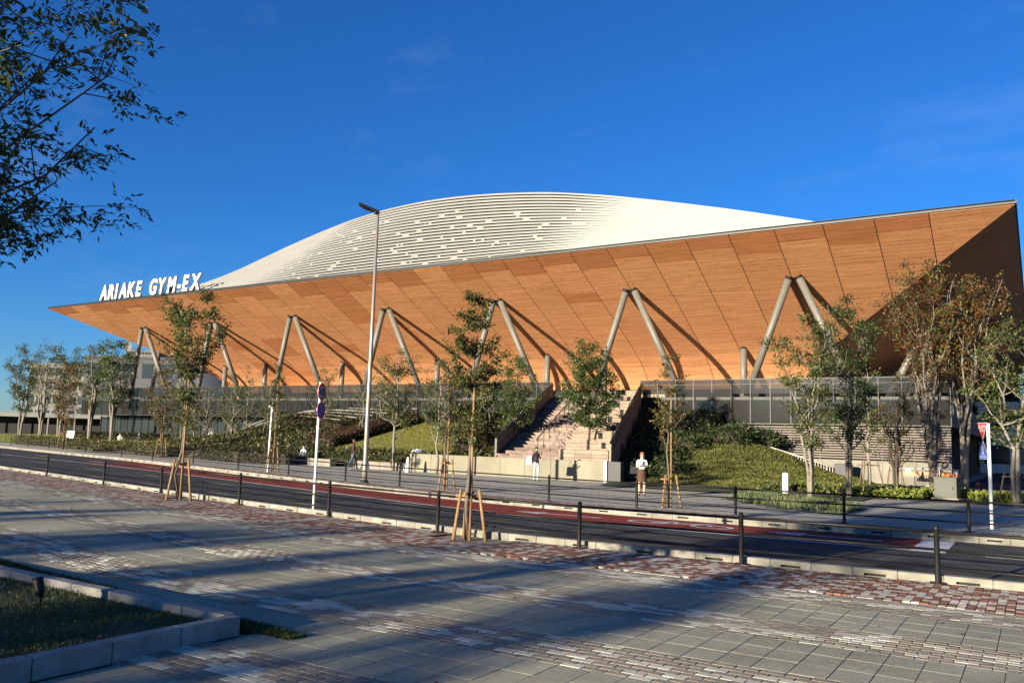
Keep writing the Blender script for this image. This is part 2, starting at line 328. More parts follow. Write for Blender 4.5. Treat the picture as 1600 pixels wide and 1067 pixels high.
def make_tree(name, label, loc, H, z0, rx, cols, nleaf=2500, leaf=.09, r0=.06, stems=1, seed=1, bark=None, fork=.6, nb=14, shape='oval', lean=(0, 0), group='trees', ntw=6, cat='tree', droop=-.15, clump=.16, sc=None, compound=0, wr=None):
    """a tapered trunk with limbs and twigs (one part) and a crown of separate leaves (one part)"""
    rs = np.random.RandomState(seed); bark = bark or M_bark
    if not compound and name != 'shade_tree': leaf, nleaf = leaf*.78, int(nleaf*1.3)
    def Rr(t):
        if shape == 'oval': return rx*max(.10, math.sin(math.pi*min(1, max(0, .12+t*.83)))**.8)
        if shape == 'vase': return rx*(.25+.85*t**.7)*(1 if t < .8 else max(.15, 1-(t-.8)/.22))
        if shape == 'column': return rx*(.55+.6*math.sin(math.pi*min(1, .15+t*.8)))*(1 if t < .85 else .6)
        if shape == 'cone': return rx*max(.12, 1.05-t)
        if shape == 'mop': return rx*(.30 if t < .48 else .30+.75*math.sin(math.pi*min(1, (t-.48)/.56))**.7)
        return rx
    mb = MB(); LP = []; LD = []
    root = np.array([0, 0, -.05])
    lean = np.array([lean[0], lean[1], 0.])
    paths = []
    top = H*.93
    if stems == 1:
        n = 9; pts = [np.array([rs.normal()*.012*H*(i > 0), rs.normal()*.012*H*(i > 0), top*i/(n-1)])+lean*(i/(n-1))**1.5+(root if i == 0 else 0) for i in range(n)]
        rad = [r0*(1.25 if i == 0 else 1)*(1-.88*(i/(n-1))**1.1) for i in range(n)]
        paths.append((pts, rad)); mb.tube(pts, rad, 8)
    else:
        for k in range(stems):
            an = 2*math.pi*(k+rs.rand()*.6)/stems; ro = rx*(.35+.5*rs.rand())
            zt = top*(.72+.28*rs.rand()) if k else top
            end = np.array([math.cos(an)*ro, math.sin(an)*ro, zt])+lean
            st = np.array([math.cos(an)*r0*.5, math.sin(an)*r0*.5, 0])
            f = np.array([math.cos(an)*r0*1.1, math.sin(an)*r0*1.1, fork])
            c = bez(f, end, (-(end[0]-f[0])*.22, -(end[1]-f[1])*.22, .1*H), 8)
            pts = [st+root, (st+f)/2]+[p+rs.normal(size=3)*.012*H*(i > 0) for i, p in enumerate(c)]
            rr = r0*(.8 if k else .95)
            rad = [rr*1.1, rr]+[rr*(1-.86*(i/7.0)**.9) for i in range(8)]
            paths.append((pts, rad)); mb.tube(pts, rad, 7)
    twigs = []
    for b in range(nb):
        pts, rad = paths[b % len(paths)]
        t = ((b+.5)/nb*.93+rs.rand()*.07)
        z = z0+(H-z0)*t
        an = b*2.39996+rs.rand()*.7; rr = Rr(t)*(.70+.42*rs.rand())
        ctr = lean*(z/H)
        tgt = np.array([math.cos(an)*rr, math.sin(an)*rr, z])+ctr
        zs = max(z0*.75, z-rr*(.7+.6*rs.rand())) if z > z0*.8 else z
        arr = np.array([p for p in pts]); i = int(np.argmin(abs(arr[:, 2]-zs))); i = min(max(i, 1), len(arr)-1)
        st = arr[i]
        pr = min(rad[i]*.75, r0*.5)
        c = bez(st, tgt, (0, 0, -.10*rr+.03*rs.normal()), 6)+rs.normal(size=(6, 3))*.02*rr*np.array([0, 1, 1, 1, 1, .5])[:, None]
        mb.tube(c, list(np.linspace(pr, max(.004, pr*.25), 6)), 5, caps=False)
        twigs.append((c[2:], .5))
        for q in range(ntw):
            j = rs.randint(2, 6); s0 = c[j-1]+(c[j]-c[j-1])*rs.rand()
            d = rs.normal(size=3); d[2] = abs(d[2])*.55+.12; d /= np.linalg.norm(d)
            ln = max(.14, rr*(.25+.35*rs.rand()))
            e = s0+d*ln
            cc = bez(s0, e, (0, 0, .06*ln), 4)
            mb.tube(cc, [max(.004, pr*.3), .005, .004, .002], 3, caps=False)
            twigs.append((cc, 1.0))
    wts = np.array([w_*max(.05, np.linalg.norm(t_[-1]-t_[0])) for t_, w_ in twigs]); wts /= wts.sum()
    for (t_, w_), wt in zip(twigs, wts):
        k = max(2, int(nleaf*wt*(.5+rs.rand())))
        u = rs.rand(k)**.6*(len(t_)-1); i = np.minimum(u.astype(int), len(t_)-2); fr = (u-i)[:, None]
        p = t_[i]*(1-fr)+t_[i+1]*fr
        off = rs.normal(size=(k, 3))*clump*max(.25, rx)*np.array([1, 1, .75])*.5
        LP.append(p+off); LD.append((t_[-1]-t_[0])[None, :]*.6/max(.05, np.linalg.norm(t_[-1]-t_[0]))+rs.normal(size=(k, 3))*.75+np.array([0, 0, droop]))
    P = np.concatenate(LP); D = np.concatenate(LD); n = len(P)
    if compound:
        Dn = D/np.linalg.norm(D, axis=1, keepdims=True); side = np.cross(Dn, rs.normal(size=(n, 3))*.4+np.array([0, 0, 1.])); side /= np.maximum(np.linalg.norm(side, axis=1, keepdims=True), 1e-6)
        P2 = []; D2 = []
        for q in range(compound):
            u = .35+.65*(q//2*2+1)/compound; sg_ = 1 if q % 2 else -1
            if q == compound-1: u, sg_ = 1.05, 0
            P2.append(P+Dn*(u*leaf*2.1)-np.array([0, 0, 1.])*(u*u*leaf*.5)); D2.append(Dn*(.55 if sg_ else 1)+side*(sg_*.8)+np.array([0, 0, -.25])+rs.normal(size=(n, 3))*.15)
        P = np.concatenate(P2); D = np.concatenate(D2); n = len(P)
    N = rs.normal(size=(n, 3))*.55+np.array([0, 0, 1.0])
    Ln = leaf*(.65+.7*rs.rand(n)); Wd = Ln*((wr or .42)+.2*rs.rand(n))
    # colours drift by clump so light and dark branches differ
    base = palette(n, cols)*(1.35 if not compound else 1.6)
    tone = .72+.56*(.5+.5*np.sin(P[:, 0]*2.1/max(.5, rx)+seed)*np.sin(P[:, 1]*2.3/max(.5, rx)+seed*1.7))*(.6+.4*np.sin(P[:, 2]*3.0)); base = (base*tone[:, None]).astype(np.float32)
    o = thing(name, label, cat, loc, group)
    link('trunk', mb.mesh('trunk', bark, True), o)
    link('crown', leaf_mesh('crown', P, D, N, Ln, Wd, base), o)
    o.rotation_euler = (0, 0, 0)
    return o

def stake_frame(o, rad=.32, h=.95, legs=3, m=None, tall=None, rz=0.0):
    rad *= .85; h *= .92
    """support stakes that belong to a planted tree"""
    m = m or M_stake
    for k in range(legs):
        an = rz+2*math.pi*k/legs+.3
        b = MB(); b.tube([(math.cos(an)*rad, math.sin(an)*rad, -.05), (math.cos(an)*rad*.55, math.sin(an)*rad*.55, h)], [.034, .030], 7)
        link('stake', b.mesh('stake', m, True), o)
    for k in range(2):
        an = rz+k*math.pi/2+.3; r = rad*.72
        b = MB(); b.tube([(-math.cos(an)*r, -math.sin(an)*r, h*.86+k*.05), (math.cos(an)*r, math.sin(an)*r, h*.86+k*.05)], .027, 7)
        link('cross_bar', b.mesh('cross_bar', m, True), o)
    if tall:
        b = MB(); b.tube([(.07, -.03, -.05), (.05, -.02, tall)], [.030, .022], 7); link('tall_stake', b.mesh('tall_stake', m, True), o)

def text_mesh(txt, size, depth, offset=0.0, sx=1.0, shear=0.0, bevel=0.0):
    cu = bpy.data.curves.new('t', 'FONT'); cu.body = txt; cu.size = size; cu.extrude = depth; cu.offset = offset; cu.align_x = 'LEFT'; cu.shear = shear
    o = bpy.data.objects.new('t', cu); COL.objects.link(o)
    dg = bpy.context.evaluated_depsgraph_get(); me = bpy.data.meshes.new_from_object(o.evaluated_get(dg))
    bpy.data.objects.remove(o); bpy.data.curves.remove(cu)
    if len(me.vertices):
        co = np.empty(len(me.vertices)*3); me.vertices.foreach_get('co', co); co = co.reshape(-1, 3); co[:, 0] *= sx; me.vertices.foreach_set('co', co.reshape(-1))
    return me
def mesh_bounds(me):
    co = np.empty(len(me.vertices)*3); me.vertices.foreach_get('co', co); co = co.reshape(-1, 3); return co.min(0), co.max(0)

# ------------------------------------------------------------------ ground lines (all in metres)
NK = [(60, 14.6), (20, 13.9), (0, 13.50), (-4, 13.36), (-8.5, 13.28), (-11, 13.56), (-13.6, 14.02), (-17.1, 14.58), (-21.5, 15.42), (-26, 16.35), (-31.8, 17.6), (-37.7, 18.8), (-60, 23.6), (-120, 36.5), (-200, 53)]
FK = [(60, 22.6), (20, 22.1), (0, 21.8), (-6, 21.55), (-10, 21.6), (-13, 21.95), (-16.5, 22.5), (-22, 23.9), (-30.8, 26.55), (-39, 29.2), (-50, 32.5), (-61, 35.1), (-79, 39.6), (-120, 49.5), (-200, 68)]
WL = [(60, 19.9), (20, 19.4), (0, 19.0), (-5, 18.95), (-9.5, 18.9), (-12.7, 19.45), (-16.3, 20.2), (-26.8, 23.0), (-34.8, 25.0), (-43, 27.0), (-54, 29.3), (-60, 30.4), (-120, 44), (-200, 62)]
def smooth_line(L):
    xs = np.array([p[0] for p in L][::-1], float); ys = np.array([p[1] for p in L][::-1], float)
    g = np.linspace(-200, 60, 1301); y = np.interp(g, xs, ys)
    k = np.exp(-np.linspace(-2, 2, 21)**2); k /= k.sum(); yp = np.pad(y, 10, mode='edge'); ysm = np.convolve(yp, k, 'valid')
    return lambda x: np.interp(x, g, ysm)
yn, yf, yw = smooth_line(NK), smooth_line(FK), smooth_line(WL)

def strip(name, fa, fb, x0, x1, z, m, n=160, parent=None):
    xs = np.linspace(x0, x1, n); b = MB(); vs = []
    for x in xs: vs += [(x, float(fa(x)), z), (x, float(fb(x)), z)]
    b.add(vs, [(2*i, 2*i+2, 2*i+3, 2*i+1) for i in range(n-1)])
    return b.build(name, m, parent)

g = MB(); g.add([(-3000, -3000, -.30), (3000, -3000, -.30), (3000, 3000, -.30), (-3000, 3000, -.30)], [(0, 1, 2, 3)])
tag(g.build('ground', M_earth), kind='structure')
tag(strip('road', lambda x: yn(x)+.17, lambda x: yf(x)+.1, -200, 60, -.15, M_asph), kind='structure')
plaza = tag(strip('plaza', lambda x: -60+0*x, lambda x: yn(x)+.02, -200, 60, -.028, M_mortar), kind='structure')
farp = tag(strip('pavement', lambda x: yf(x)+.12, lambda x: 170+0*x, -200, 60, 0.0, M_pave), kind='structure')
# far side brick band next to the kerb
_lane = tag(strip('bicycle_lane', yw, lambda x: yf(x)-.06, -47.5, -2.3, -.146, M_red), kind='structure')
tag(strip('road_marking', lambda x: yw(x)-.09, lambda x: yw(x)+.07, -200, -1.65, -.142, M_paint), kind='structure')
b = MB(); b.add([(-2.3, 18.9, -.141), (-1.65, 18.9, -.141), (-1.65, 21.5, -.141), (-2.3, 21.5, -.141)], [(0, 1, 2, 3)]); tag(b.build('road_marking', M_paint), kind='structure')
b = MB(); b.add([(-.95, 18.86, -.141), (12, 18.95, -.141), (12, 19.05, -.141), (-.95, 18.96, -.141)], [(0, 1, 2, 3)]); tag(b.build('road_marking', M_paint), kind='structure')
def flat_poly(name, pts, z, m, dy=0.0):
    b = MB(); b.add([(x, y+dy, z) for x, y in pts], [tuple(range(len(pts)))]); return tag(b.build(name, m), kind='structure')
def arrow(x, L_, dirn=-1):
    y0 = float((yw(x)+yf(x))/2)
    hx = .9*dirn; P = [(x, y0-.07), (x+dirn*(L_-.9), y0-.07), (x+dirn*(L_-.9), y0-.32), (x+dirn*L_, y0), (x+dirn*(L_-.9), y0+.32), (x+dirn*(L_-.9), y0+.07), (x, y0+.07)]
    flat_poly('lane_arrow', P, -.140, M_paint)
arrow(-9.9, 2.7); arrow(-3.0, 2.6)
# bicycle pictogram painted on the lane
b = MB()
def ring2(cx, cy, r, w_, ex=1.0, n=28):
    vs = []
    for i in range(n):
        a = 2*math.pi*i/n; vs += [(cx+math.cos(a)*(r-w_)*ex, cy+math.sin(a)*(r-w_), -.140), (cx+math.cos(a)*r*ex, cy+math.sin(a)*r, -.140)]
    b.add(vs, [(2*i, 2*i+1, 2*((i+1) % n)+1, 2*((i+1) % n)) for i in range(n)])
def bar2(p, q, w_=.07):
    p, q = Vector((*p, -.1395)), Vector((*q, -.1395)); d = (q-p); s_ = Vector((-d.y, d.x, 0)).normalized()*w_/2
    b.add([p-s_, q-s_, q+s_, p+s_], [(0, 1, 2, 3)])
cy = 20.35; ring2(-8.6, cy, .42, .10, 1.3); ring2(-6.9, cy, .42, .10, 1.3)
for p, q in (((-8.6, cy), (-8.1, cy+.42)), ((-8.1, cy+.42), (-7.2, cy+.42)), ((-7.2, cy+.42), (-7.75, cy)), ((-7.75, cy), (-8.6, cy)), ((-7.75, cy), (-8.1, cy+.42)), ((-6.9, cy), (-7.3, cy+.62)), ((-7.3, cy+.62), (-7.0, cy+.62)), ((-8.25, cy+.55), (-7.95, cy+.55))): bar2(p, q, .09)
tag(b.build('lane_symbol', M_paint), kind='structure')

# kerbs: stones of 0.6 m, every second one with a drain slot
def kerb_mesh(slot, front):
    b = MB(); Lk, wk, z0, z1 = .594, .17, -.16, .105
    if front: z0, z1 = -.17, .012
    if not slot:
        b.bevbox((0, wk/2, (z0+z1)/2), (Lk, wk, z1-z0), .012)
    else:
        zs0, zs1 = (.005, .040) if not front else (-.095, -.055)
        for zz0, zz1 in ((z0, zs0), (zs1, z1)):
            b.box((0, wk/2, (zz0+zz1)/2), (Lk, wk, zz1-zz0))
        for sx in (-1, 1): b.box((sx*(Lk/2-.075), wk/2, (zs0+zs1)/2), (.15, wk, zs1-zs0))
        b.box((0, wk-.02, (zs0+zs1)/2), (Lk-.3, .03, zs1-zs0), mi=1)
    return b.mesh('kerb_stone', [M_kerb, M_dark])
for fn, front, nm, xa, xb in ((yn, False, 'kerb', 6, -66), (lambda x: yf(x)-.03, True, 'kerb', 6, -90)):
    root = tag(strip(nm, lambda x: fn(x)+.02, lambda x: fn(x)+.15, -200, 60, -.13 if front else -.10, M_kerb), kind='structure')
    me0, me1 = kerb_mesh(False, front), kerb_mesh(True, front); x = xa; i = 0
    while x > xb:
        s_ = (float(fn(x))-float(fn(x-.6)))/.6; an = math.atan(s_); step = .6*math.cos(an)
        o = link('kerb_stone', me1 if i % 2 else me0, root, (x-step/2, float(fn(x-step/2)), 0)); o.rotation_euler = (0, 0, an); x -= step; i += 1
# gutter behind near kerb / far brick course are drawn by paving below

# ------------------------------------------------------------------ plaza paving, piece by piece
def tile_mesh(nm, m, dx, dy, gap=.007):
    b = MB(); b.bevbox((0, 0, -.02), (dx-gap, dy-gap, .04), .0035); return b.mesh(nm, m)
TM = {'slab': tile_mesh('paving_slab', M_slab, .30, .40, .0045), 'td': tile_mesh('paving_tile', M_tdark, .20, .10), 'tl': tile_mesh('paving_tile', M_tlight, .20, .10), 'br': tile_mesh('brick', M_bred, .10, .20), 'bl': tile_mesh('brick', M_blite, .10, .10), 'brs': tile_mesh('brick', M_bred, .10, .10)}
sh = lambda x: float(yn(x))-13.45
pieces = {'slab': [], 'tile': [], 'brick': []}
# brick band: off 0.02..2.05 m from the kerb
xs = np.arange(-44, 2.2, .10)
for i, x in enumerate(xs):
    off = .04; prev = 0
    tree_pit = (-9.75 < x < -8.2) or (-20.3 < x < -18.9)
    while off < 2.0:
        r_ = rng.random()
        if r_ < .34: k, dy = 'br', .20
        elif r_ < .90: k, dy = 'bl', .10
        else: k, dy = 'brs', .10
        if off+dy > 2.05: break
        if not (tree_pit and off < .75): pieces['brick'].append((k, x+.05, 13.45-off-dy/2, .10, dy))
        off += dy
# mosaic and slab bands towards the camera
y = 11.38; band = 0
zones = []
while y > -2.5:
    zones.append(('m', y, y-.9)); y -= .9; zones.append(('s', y, y-1.2)); y -= 1.2
for kind, ya, yb in zones:
    xmin = -40 if ya > 9 else (-30 if ya > 6.5 else -22)
    if ya < 5.0: xmin = -7.0
    xmax = 2.4 if ya > 4 else 1.2
    if kind == 's':
        for j in range(3):
            yy = ya-.2-.4*j
            for x in np.arange(xmin, xmax, .30): pieces['slab'].append(('slab', x+.15, yy, .30, .40))
    else:
        for j in range(9):
            yy = ya-.05-.1*j; o_ = .1*(j % 2); x = xmin+o_; lit = 0
            for x in np.arange(xmin+o_, xmax, .20):
                cl = .5+.5*math.sin(x*1.7+j*.9+ya)*math.sin(x*.63+ya*2.1)
                p_ = (.10+.36*cl)*(1.1 if 1 < j < 8 else .40)
                if lit: p_ += .26
                lit = rng.random() < p_
                pieces['tile'].append(('tl' if lit else 'td', x+.10, yy, .20, .10))
def visible_size(x, y, dx):
    d = math.hypot(x, y); q = Vector((x, y, -1.8)); w_ = q.dot(_f)
    if w_ < 1: return -1
    px, py = F_PX*q.dot(_cr)/w_, F_PX*q.dot(_cu)/w_
    if abs(px) > 800 or abs(py) > 534: return -1
    return dx/w_**1.5
PIT = lambda x, y: (x < -6.15 and y < 5.35) or (x < -5.2 and y < 5.35)
for fam, L_ in pieces.items():
    L_ = [(k, x, y+sh(x), dx, dy) for k, x, y, dx, dy in L_]
    L_ = [p for p in L_ if not (p[1] < -6.22 and p[2] < 6.0-.075*(p[1]+11))] if fam != 'brick' else L_
    sc = [(visible_size(p[1], p[2], math.sqrt(p[3]*p[4])), i) for i, p in enumerate(L_)]; sc.sort(reverse=True)
    best = set(i for s_, i in sc[:300] if s_ > 0)
    rest = MB(); mi = {'slab': 0, 'td': 0, 'tl': 1, 'br': 0, 'brs': 0, 'bl': 1}
    for i, (k, x, y, dx, dy) in enumerate(L_):
        jz = float(rng.normal())*.0005
        if i in best:
            o = link({'slab': 'paving_slab', 'tile': 'paving_tile', 'brick': 'brick'}[fam], TM[k], plaza, (x, y, jz))
        else:
            far = math.hypot(x, y) > 14
            g_ = .0045
            hx, hy = (dx-g_)/2, (dy-g_)/2
            rn = float(rng.random())
            if far: rest.add([(x-hx, y-hy, jz), (x+hx, y-hy, jz), (x+hx, y+hy, jz), (x-hx, y+hy, jz)], [(0, 1, 2, 3)], mi[k], rn)
            else: rest.box((x, y, -.02+jz), (dx-g_, dy-g_, .04), 0, mi[k], rn, bottom=False)
    mats = {'slab': [M_slab, M_slab], 'tile': [M_tdark, M_tlight], 'brick': [M_bred, M_blite]}[fam]
    o = rest.build({'slab': 'slab_paving', 'tile': 'tile_paving', 'brick': 'brick_paving'}[fam], mats, plaza); o['kind'] = 'stuff'
# paving beyond the pieces (left) and under the camera stays plain
strip('slab_field', lambda x: -60+0*x, lambda x: yn(x)-2.1, -200, -40, -.006, M_slab, parent=plaza)
# far pavement brick course by the kerb
rest = MB()
for x in np.arange(-42, 3, .2):
    for j in range(9):
        off = .16+.1*j; k = 1 if rng.random() < .42 else 0; yy = float(yf(x))+off+.05
        rest.add([(x, yy-.045, .004), (x+.19, yy-.045, .004), (x+.19, yy+.045, .004), (x, yy+.045, .004)], [(0, 1, 2, 3)], k, float(rng.random()))
o = rest.build('brick_course', [M_bred, M_blite], farp); o['kind'] = 'stuff'

n = 700; xx = -26+rng.random(n)*27; yy = np.where(rng.random(n) < .6, yn(xx)-.05-rng.random(n)**2*2.2, 3+rng.random(n)*9); k = ~((xx < -5) & (yy < 6.2)); xx, yy = xx[k], yy[k]; n = len(xx)
D = rng.normal(size=(n, 3)); D[:, 2] *= .15; Ln = .05*(.6+.7*rng.random(n))
o = link('fallen_leaves', leaf_mesh('fallen_leaves', np.stack([xx, yy, np.full(n, .006)], 1), D, rng.normal(size=(n, 3))*.25+np.array([0, 0, 1]), Ln, Ln*.55, palette(n, [(.20, .09, .03), (.14, .08, .03), (.24, .15, .05), (.09, .05, .025)], .2)), plaza); o['kind'] = 'stuff'
def cover(label, x, y, z, r):
    o = thing('manhole_cover', label, 'manhole cover', (x, y, z)); m = mat('cast_iron', (.05, .047, .044), .6, .2, 20, .3, 80)
    b = MB(); b.tube([(0, 0, -.02), (0, 0, .004)], r, 28); link('cover', b.mesh('cover', m), o)
    b = MB(); vs = []
    for i in range(28): a = 2*math.pi*i/28; vs += [(math.cos(a)*(r+.012), math.sin(a)*(r+.012), .003), (math.cos(a)*(r+.05), math.sin(a)*(r+.05), .003)]
    b.add(vs, [(2*i, 2*i+1, 2*((i+1) % 28)+1, 2*((i+1) % 28)) for i in range(28)]); link('rim', b.mesh('rim', m), o)
cover('round iron cover in the brick paving near the near kerb', -11.3, 12.75, .003, .26)
# ------------------------------------------------------------------ pipe fences along both kerbs
def fence(label, posts, group):
    o = thing('pipe_fence', label, 'fence', (posts[len(posts)//2][0], posts[len(posts)//2][1], 0))
    b = MB(); prof = [(.037, 0), (.037, .74), (.040, .745), (.040, .76), (.034, .785), (.018, .80), (.002, .804)]
    n = 10; vs = []
    for r_, z_ in prof:
        for j in range(n): a = 2*math.pi*j/n; vs.append((math.cos(a)*r_, math.sin(a)*r_, z_))
    b.add(vs, [(i*n+j, i*n+(j+1) % n, (i+1)*n+(j+1) % n, (i+1)*n+j) for i in range(len(prof)-1) for j in range(n)])
    b.box((0, 0, .008), (.20, .10, .016))
    for z_ in (.215, .465, .71): b.box((0, 0, z_), (.09, .05, .028))
    pm = b.mesh('post', M_black, True); base = origin(o)
    for x, y in posts: link('post', pm, o, (x-base.x, y-base.y, 0))
    for (x0, y0), (x1, y1) in zip(posts[:-1], posts[1:]):
        for z_, r_ in ((.71, .022), (.465, .019), (.215, .019)):
            b = MB(); b.tube([(x0, y0, z_), (x1, y1, z_)], r_, 8); b.build('rail', M_black, o, True)
    return o
NP = [(4.3, 13.5), (1.5, 13.43), (-1.27, 13.40), (-4.02, 13.26), (-6.82, 13.12), (-10.06, 13.32), (-13.63, 13.95), (-17.37, 14.55), (-21.89, 15.45), (-26.15, 16.3), (-31.96, 17.6), (-38.3, 18.95), (-44.8, 20.2)]
fence('black three-rail pipe fence on the near kerb beside the brick paving', NP, None)
FP = [(4.1, 22.9), (1.3, 22.85), (-1.46, 22.8), (-4.25, 22.75), (-7.02, 22.65), (-9.9, 22.6), (-13.03, 22.95), (-16.75, 23.8), (-20.37, 24.5), (-23.98, 25.4), (-28.8, 26.8), (-34.38, 28.6), (-40.6, 30.6), (-46.85, 32.3), (-53.23, 34.3), (-60.94, 36.3), (-72.68, 40.0), (-80.5, 42.3), (-86.1, 43.6)]
fence('black three-rail pipe fence on the far kerb across the red lane', FP, None)

# ------------------------------------------------------------------ planter, spot lamp and its grass
pl = thing('planter', 'raised grass bed with grey stone edging in the left foreground', 'planter', (-6.2, 5.3, 0))
def edge_block(c, d):
    b = MB(); b.bevbox(c, d, .008); b.build('edge_stone', M_stone, pl)
y = 5.30
for k in range(12): edge_block((-6.26, y-.31, .07), (.14, .612, .17)); y -= .62
x = -6.19
for k in range(26): edge_block((x-.31-.14 if k else x-.31-.14, 5.30+.075*0, .07), (.612, .14, .17)); x -= .62
b = MB(); b.add([(-24, -4, .07), (-6.3, -4, .07), (-6.3, 5.26, .07), (-24, 5.26, .07)], [(0, 1, 2, 3)]); b.build('soil', M_earth, pl)
def blades(name, P, h, wd, cols, parent, lean=.5):
    n = len(P); D = rng.normal(size=(n, 3))*lean; D[:, 2] = 1
    N = rng.normal(size=(n, 3)); Ln = h*(.5+.8*rng.random(n)); Wd = wd*(.6+.8*rng.random(n))
    org = np.array(origin(parent)) if parent else np.zeros(3)
    o = link(name, leaf_mesh(name, P-org, D, N, Ln, Wd, palette(n, cols, .25)), parent); o['kind'] = 'stuff'; return o
n = 60000
P = np.stack([-6.35-np.abs(rng.random(n))**1.25*8.5, 5.22-rng.random(n)**1.1*5.5, np.full(n, .065)], 1)
P = P[rng.random(n) < .62+.42*np.sin(P[:, 0]*2.3+1)*np.sin(P[:, 1]*3.1)+.25*np.sin(P[:, 0]*7)*np.cos(P[:, 1]*6)]
blades('grass', P, .042, .009, [(.10, .13, .03), (.13, .15, .04), (.075, .10, .025), (.15, .14, .05)], pl)
n = 260; fx = -6.4-rng.random(n)*7; fy = 5.2-rng.random(n)*4; D = rng.normal(size=(n, 3)); D[:, 2] *= .3; Ln = .05*(.6+.7*rng.random(n))
o = link('fallen_leaves', leaf_mesh('fallen_leaves', np.stack([fx, fy, np.full(n, .10)], 1)-np.array(origin(pl)), D, rng.normal(size=(n, 3))*.5+np.array([0, 0, 1]), Ln, Ln*.55, palette(n, [(.26, .13, .04), (.20, .12, .04), (.30, .20, .06)], .2)), pl); o['kind'] = 'stuff'
gs = tag(strip('verge', lambda x: 5.40+0*x, lambda x: 6.03-.075*(x+11), -24, -5.6, -.003, M_earth, 60), kind='structure')
n = 16000; xx = -5.65-rng.random(n)*10; yy = 5.40+rng.random(n)*(.60-.075*(xx+11))
blades('grass', np.stack([xx, yy, np.full(n, -.006)], 1), .05, .010, [(.08, .11, .03), (.10, .12, .03), (.06, .085, .02)], gs)
sp = thing('garden_spot_lamp', 'small black spot lamp tilted up from the foreground grass bed', 'spot lamp', (-8.35, 4.65, .07))
b = MB(); b.tube([(0, 0, -.05), (0, 0, .10)], .018, 8); link('spike', b.mesh('spike', M_black, True), sp)
b = MB(); b.box((0, 0, .11), (.07, .03, .06)); link('bracket', b.mesh('bracket', M_black), sp)
b = MB(); ax = Vector((-.40, .05, .60)).normalized(); c0 = Vector((.06, -.03, .10))
b.tube([c0, c0+ax*.03, c0+ax*.05, c0+ax*.15, c0+ax*.18], [.02, .042, .048, .050, .053], 16); link('housing', b.mesh('housing', M_black, True), sp)

# ------------------------------------------------------------------ the arena
XL, XR, YE, ZE = -89.8, -0.5, 48.0, 14.5
PROF = [(0, 14.5), (4.2, 12.38), (8.4, 10.27), (10.3, 9.30), (11.5, 8.62), (12.5, 7.90), (13.2, 7.25), (13.75, 6.55), (14.1, 5.85), (14.3, 5.0)]
pd = np.array(PROF); pz = lambda d: float(np.interp(d, pd[:, 0], pd[:, 1]))
AR = thing('gymnasium', 'large timber-clad gymnasium with curved white roof raised on leaning columns', 'gymnasium', (-45, 54, 0))
def soffit_panel(a0, a1, d0, d1, side, th=.05):
    """panel of the inward-leaning timber wall; a = along the wall, d = distance in from the eave"""
    gap = .022
    a0 += gap; a1 -= gap; d0 += gap; d1 -= gap*.4
    lim = (XL, XR) if side == 'front' else (YE, YE+96)
    d1 = min(d1, lim[1]-a0-.02, a1-lim[0]-.02)
    if d1-d0 < .05: return
    ds = sorted(set([d0, d1]+[p for p in pd[:, 0] if d0 < p < d1]+list(np.arange(math.ceil(d0*2)/2+.001, d1, .5))))
    rows = []
    for d in ds:
        l = max(a0, lim[0]+d); r_ = min(a1, lim[1]-d)
        if r_-l < .01:
            if not rows: continue
            m_ = (l+r_)/2; rows.append((d, m_, m_)); break
        rows.append((d, l, r_))
    if len(rows) < 2: return
    vs = []
    for d, l, r_ in rows:
        z = pz(d); e = .3; sl = (pz(d+e)-pz(d-e))/(2*e) if d > e else (pz(d+e)-pz(d))/e
        nn = Vector((sl, -1)).normalized()    # outward normal in (d,z): down and out -> (sl,-1)
        for k in (0, 1):
            for a in (l, r_):
                dd, zz = d-nn.x*th*k*-1*0-(nn.x*th if k else 0), z-(nn.y*th if k else 0)
                if side == 'front': vs.append((a, YE+dd, zz))
                elif side == 'right': vs.append((XR-dd, a, zz))
                else: vs.append((XL+dd, a, zz))
    fs = []
    for i in range(len(rows)-1):
        o_ = 4*i; fs += [(o_, o_+1, o_+5, o_+4), (o_+2, o_+6, o_+7, o_+3), (o_, o_+4, o_+6, o_+2), (o_+1, o_+3, o_+7, o_+5)]
    o_ = 4*(len(rows)-1); fs += [(0, 2, 3, 1), (o_, o_+1, o_+3, o_+2)]
    b = MB(); b.add(vs, fs); o = b.build('timber_panel', M_soff, AR)
    return o
JX = [XR-3.95-2.705*k for k in range(0, 32)]          # joint lines
edges = [XR]+[x for x in JX if x > XL+.5]+[XL]
rr_ = random.Random(5)
for i in range(len(edges)-1):
    a1, a0 = edges[i], edges[i+1]
    cuts = [0, 1.05 if i % 2 else 1.75]
    d = cuts[-1]
    while d < 12.2:
        d += rr_.choice((1.1, 1.7, 2.3, 2.9)); cuts.append(d)
    cuts[-1] = 14.3
    if cuts[-1]-cuts[-2] < .8: cuts.pop(-2)
    for j in range(len(cuts)-1):
        o = soffit_panel(a0, a1, cuts[j], cuts[j+1], 'front')
        if o:
            k = .72+.10*rr_.random() if (j == 0 and rr_.random() < .75) else (.80 if rr_.random() < .05 else .93+.12*rr_.random())
            o.color = (k*1.0, k*(.86 if k < .82 else 1.0)*(.97+.06*rr_.random()), k*(.76 if k < .82 else 1), 1)
for side in ('right', 'left'):
    a = YE
    while a < YE+95.9:
        o = soffit_panel(a, min(a+2.74, YE+96), 0, 14.3, side)
        if o: k = .9+.15*rr_.random(); o.color = (k, k, k, 1)
        a += 2.74
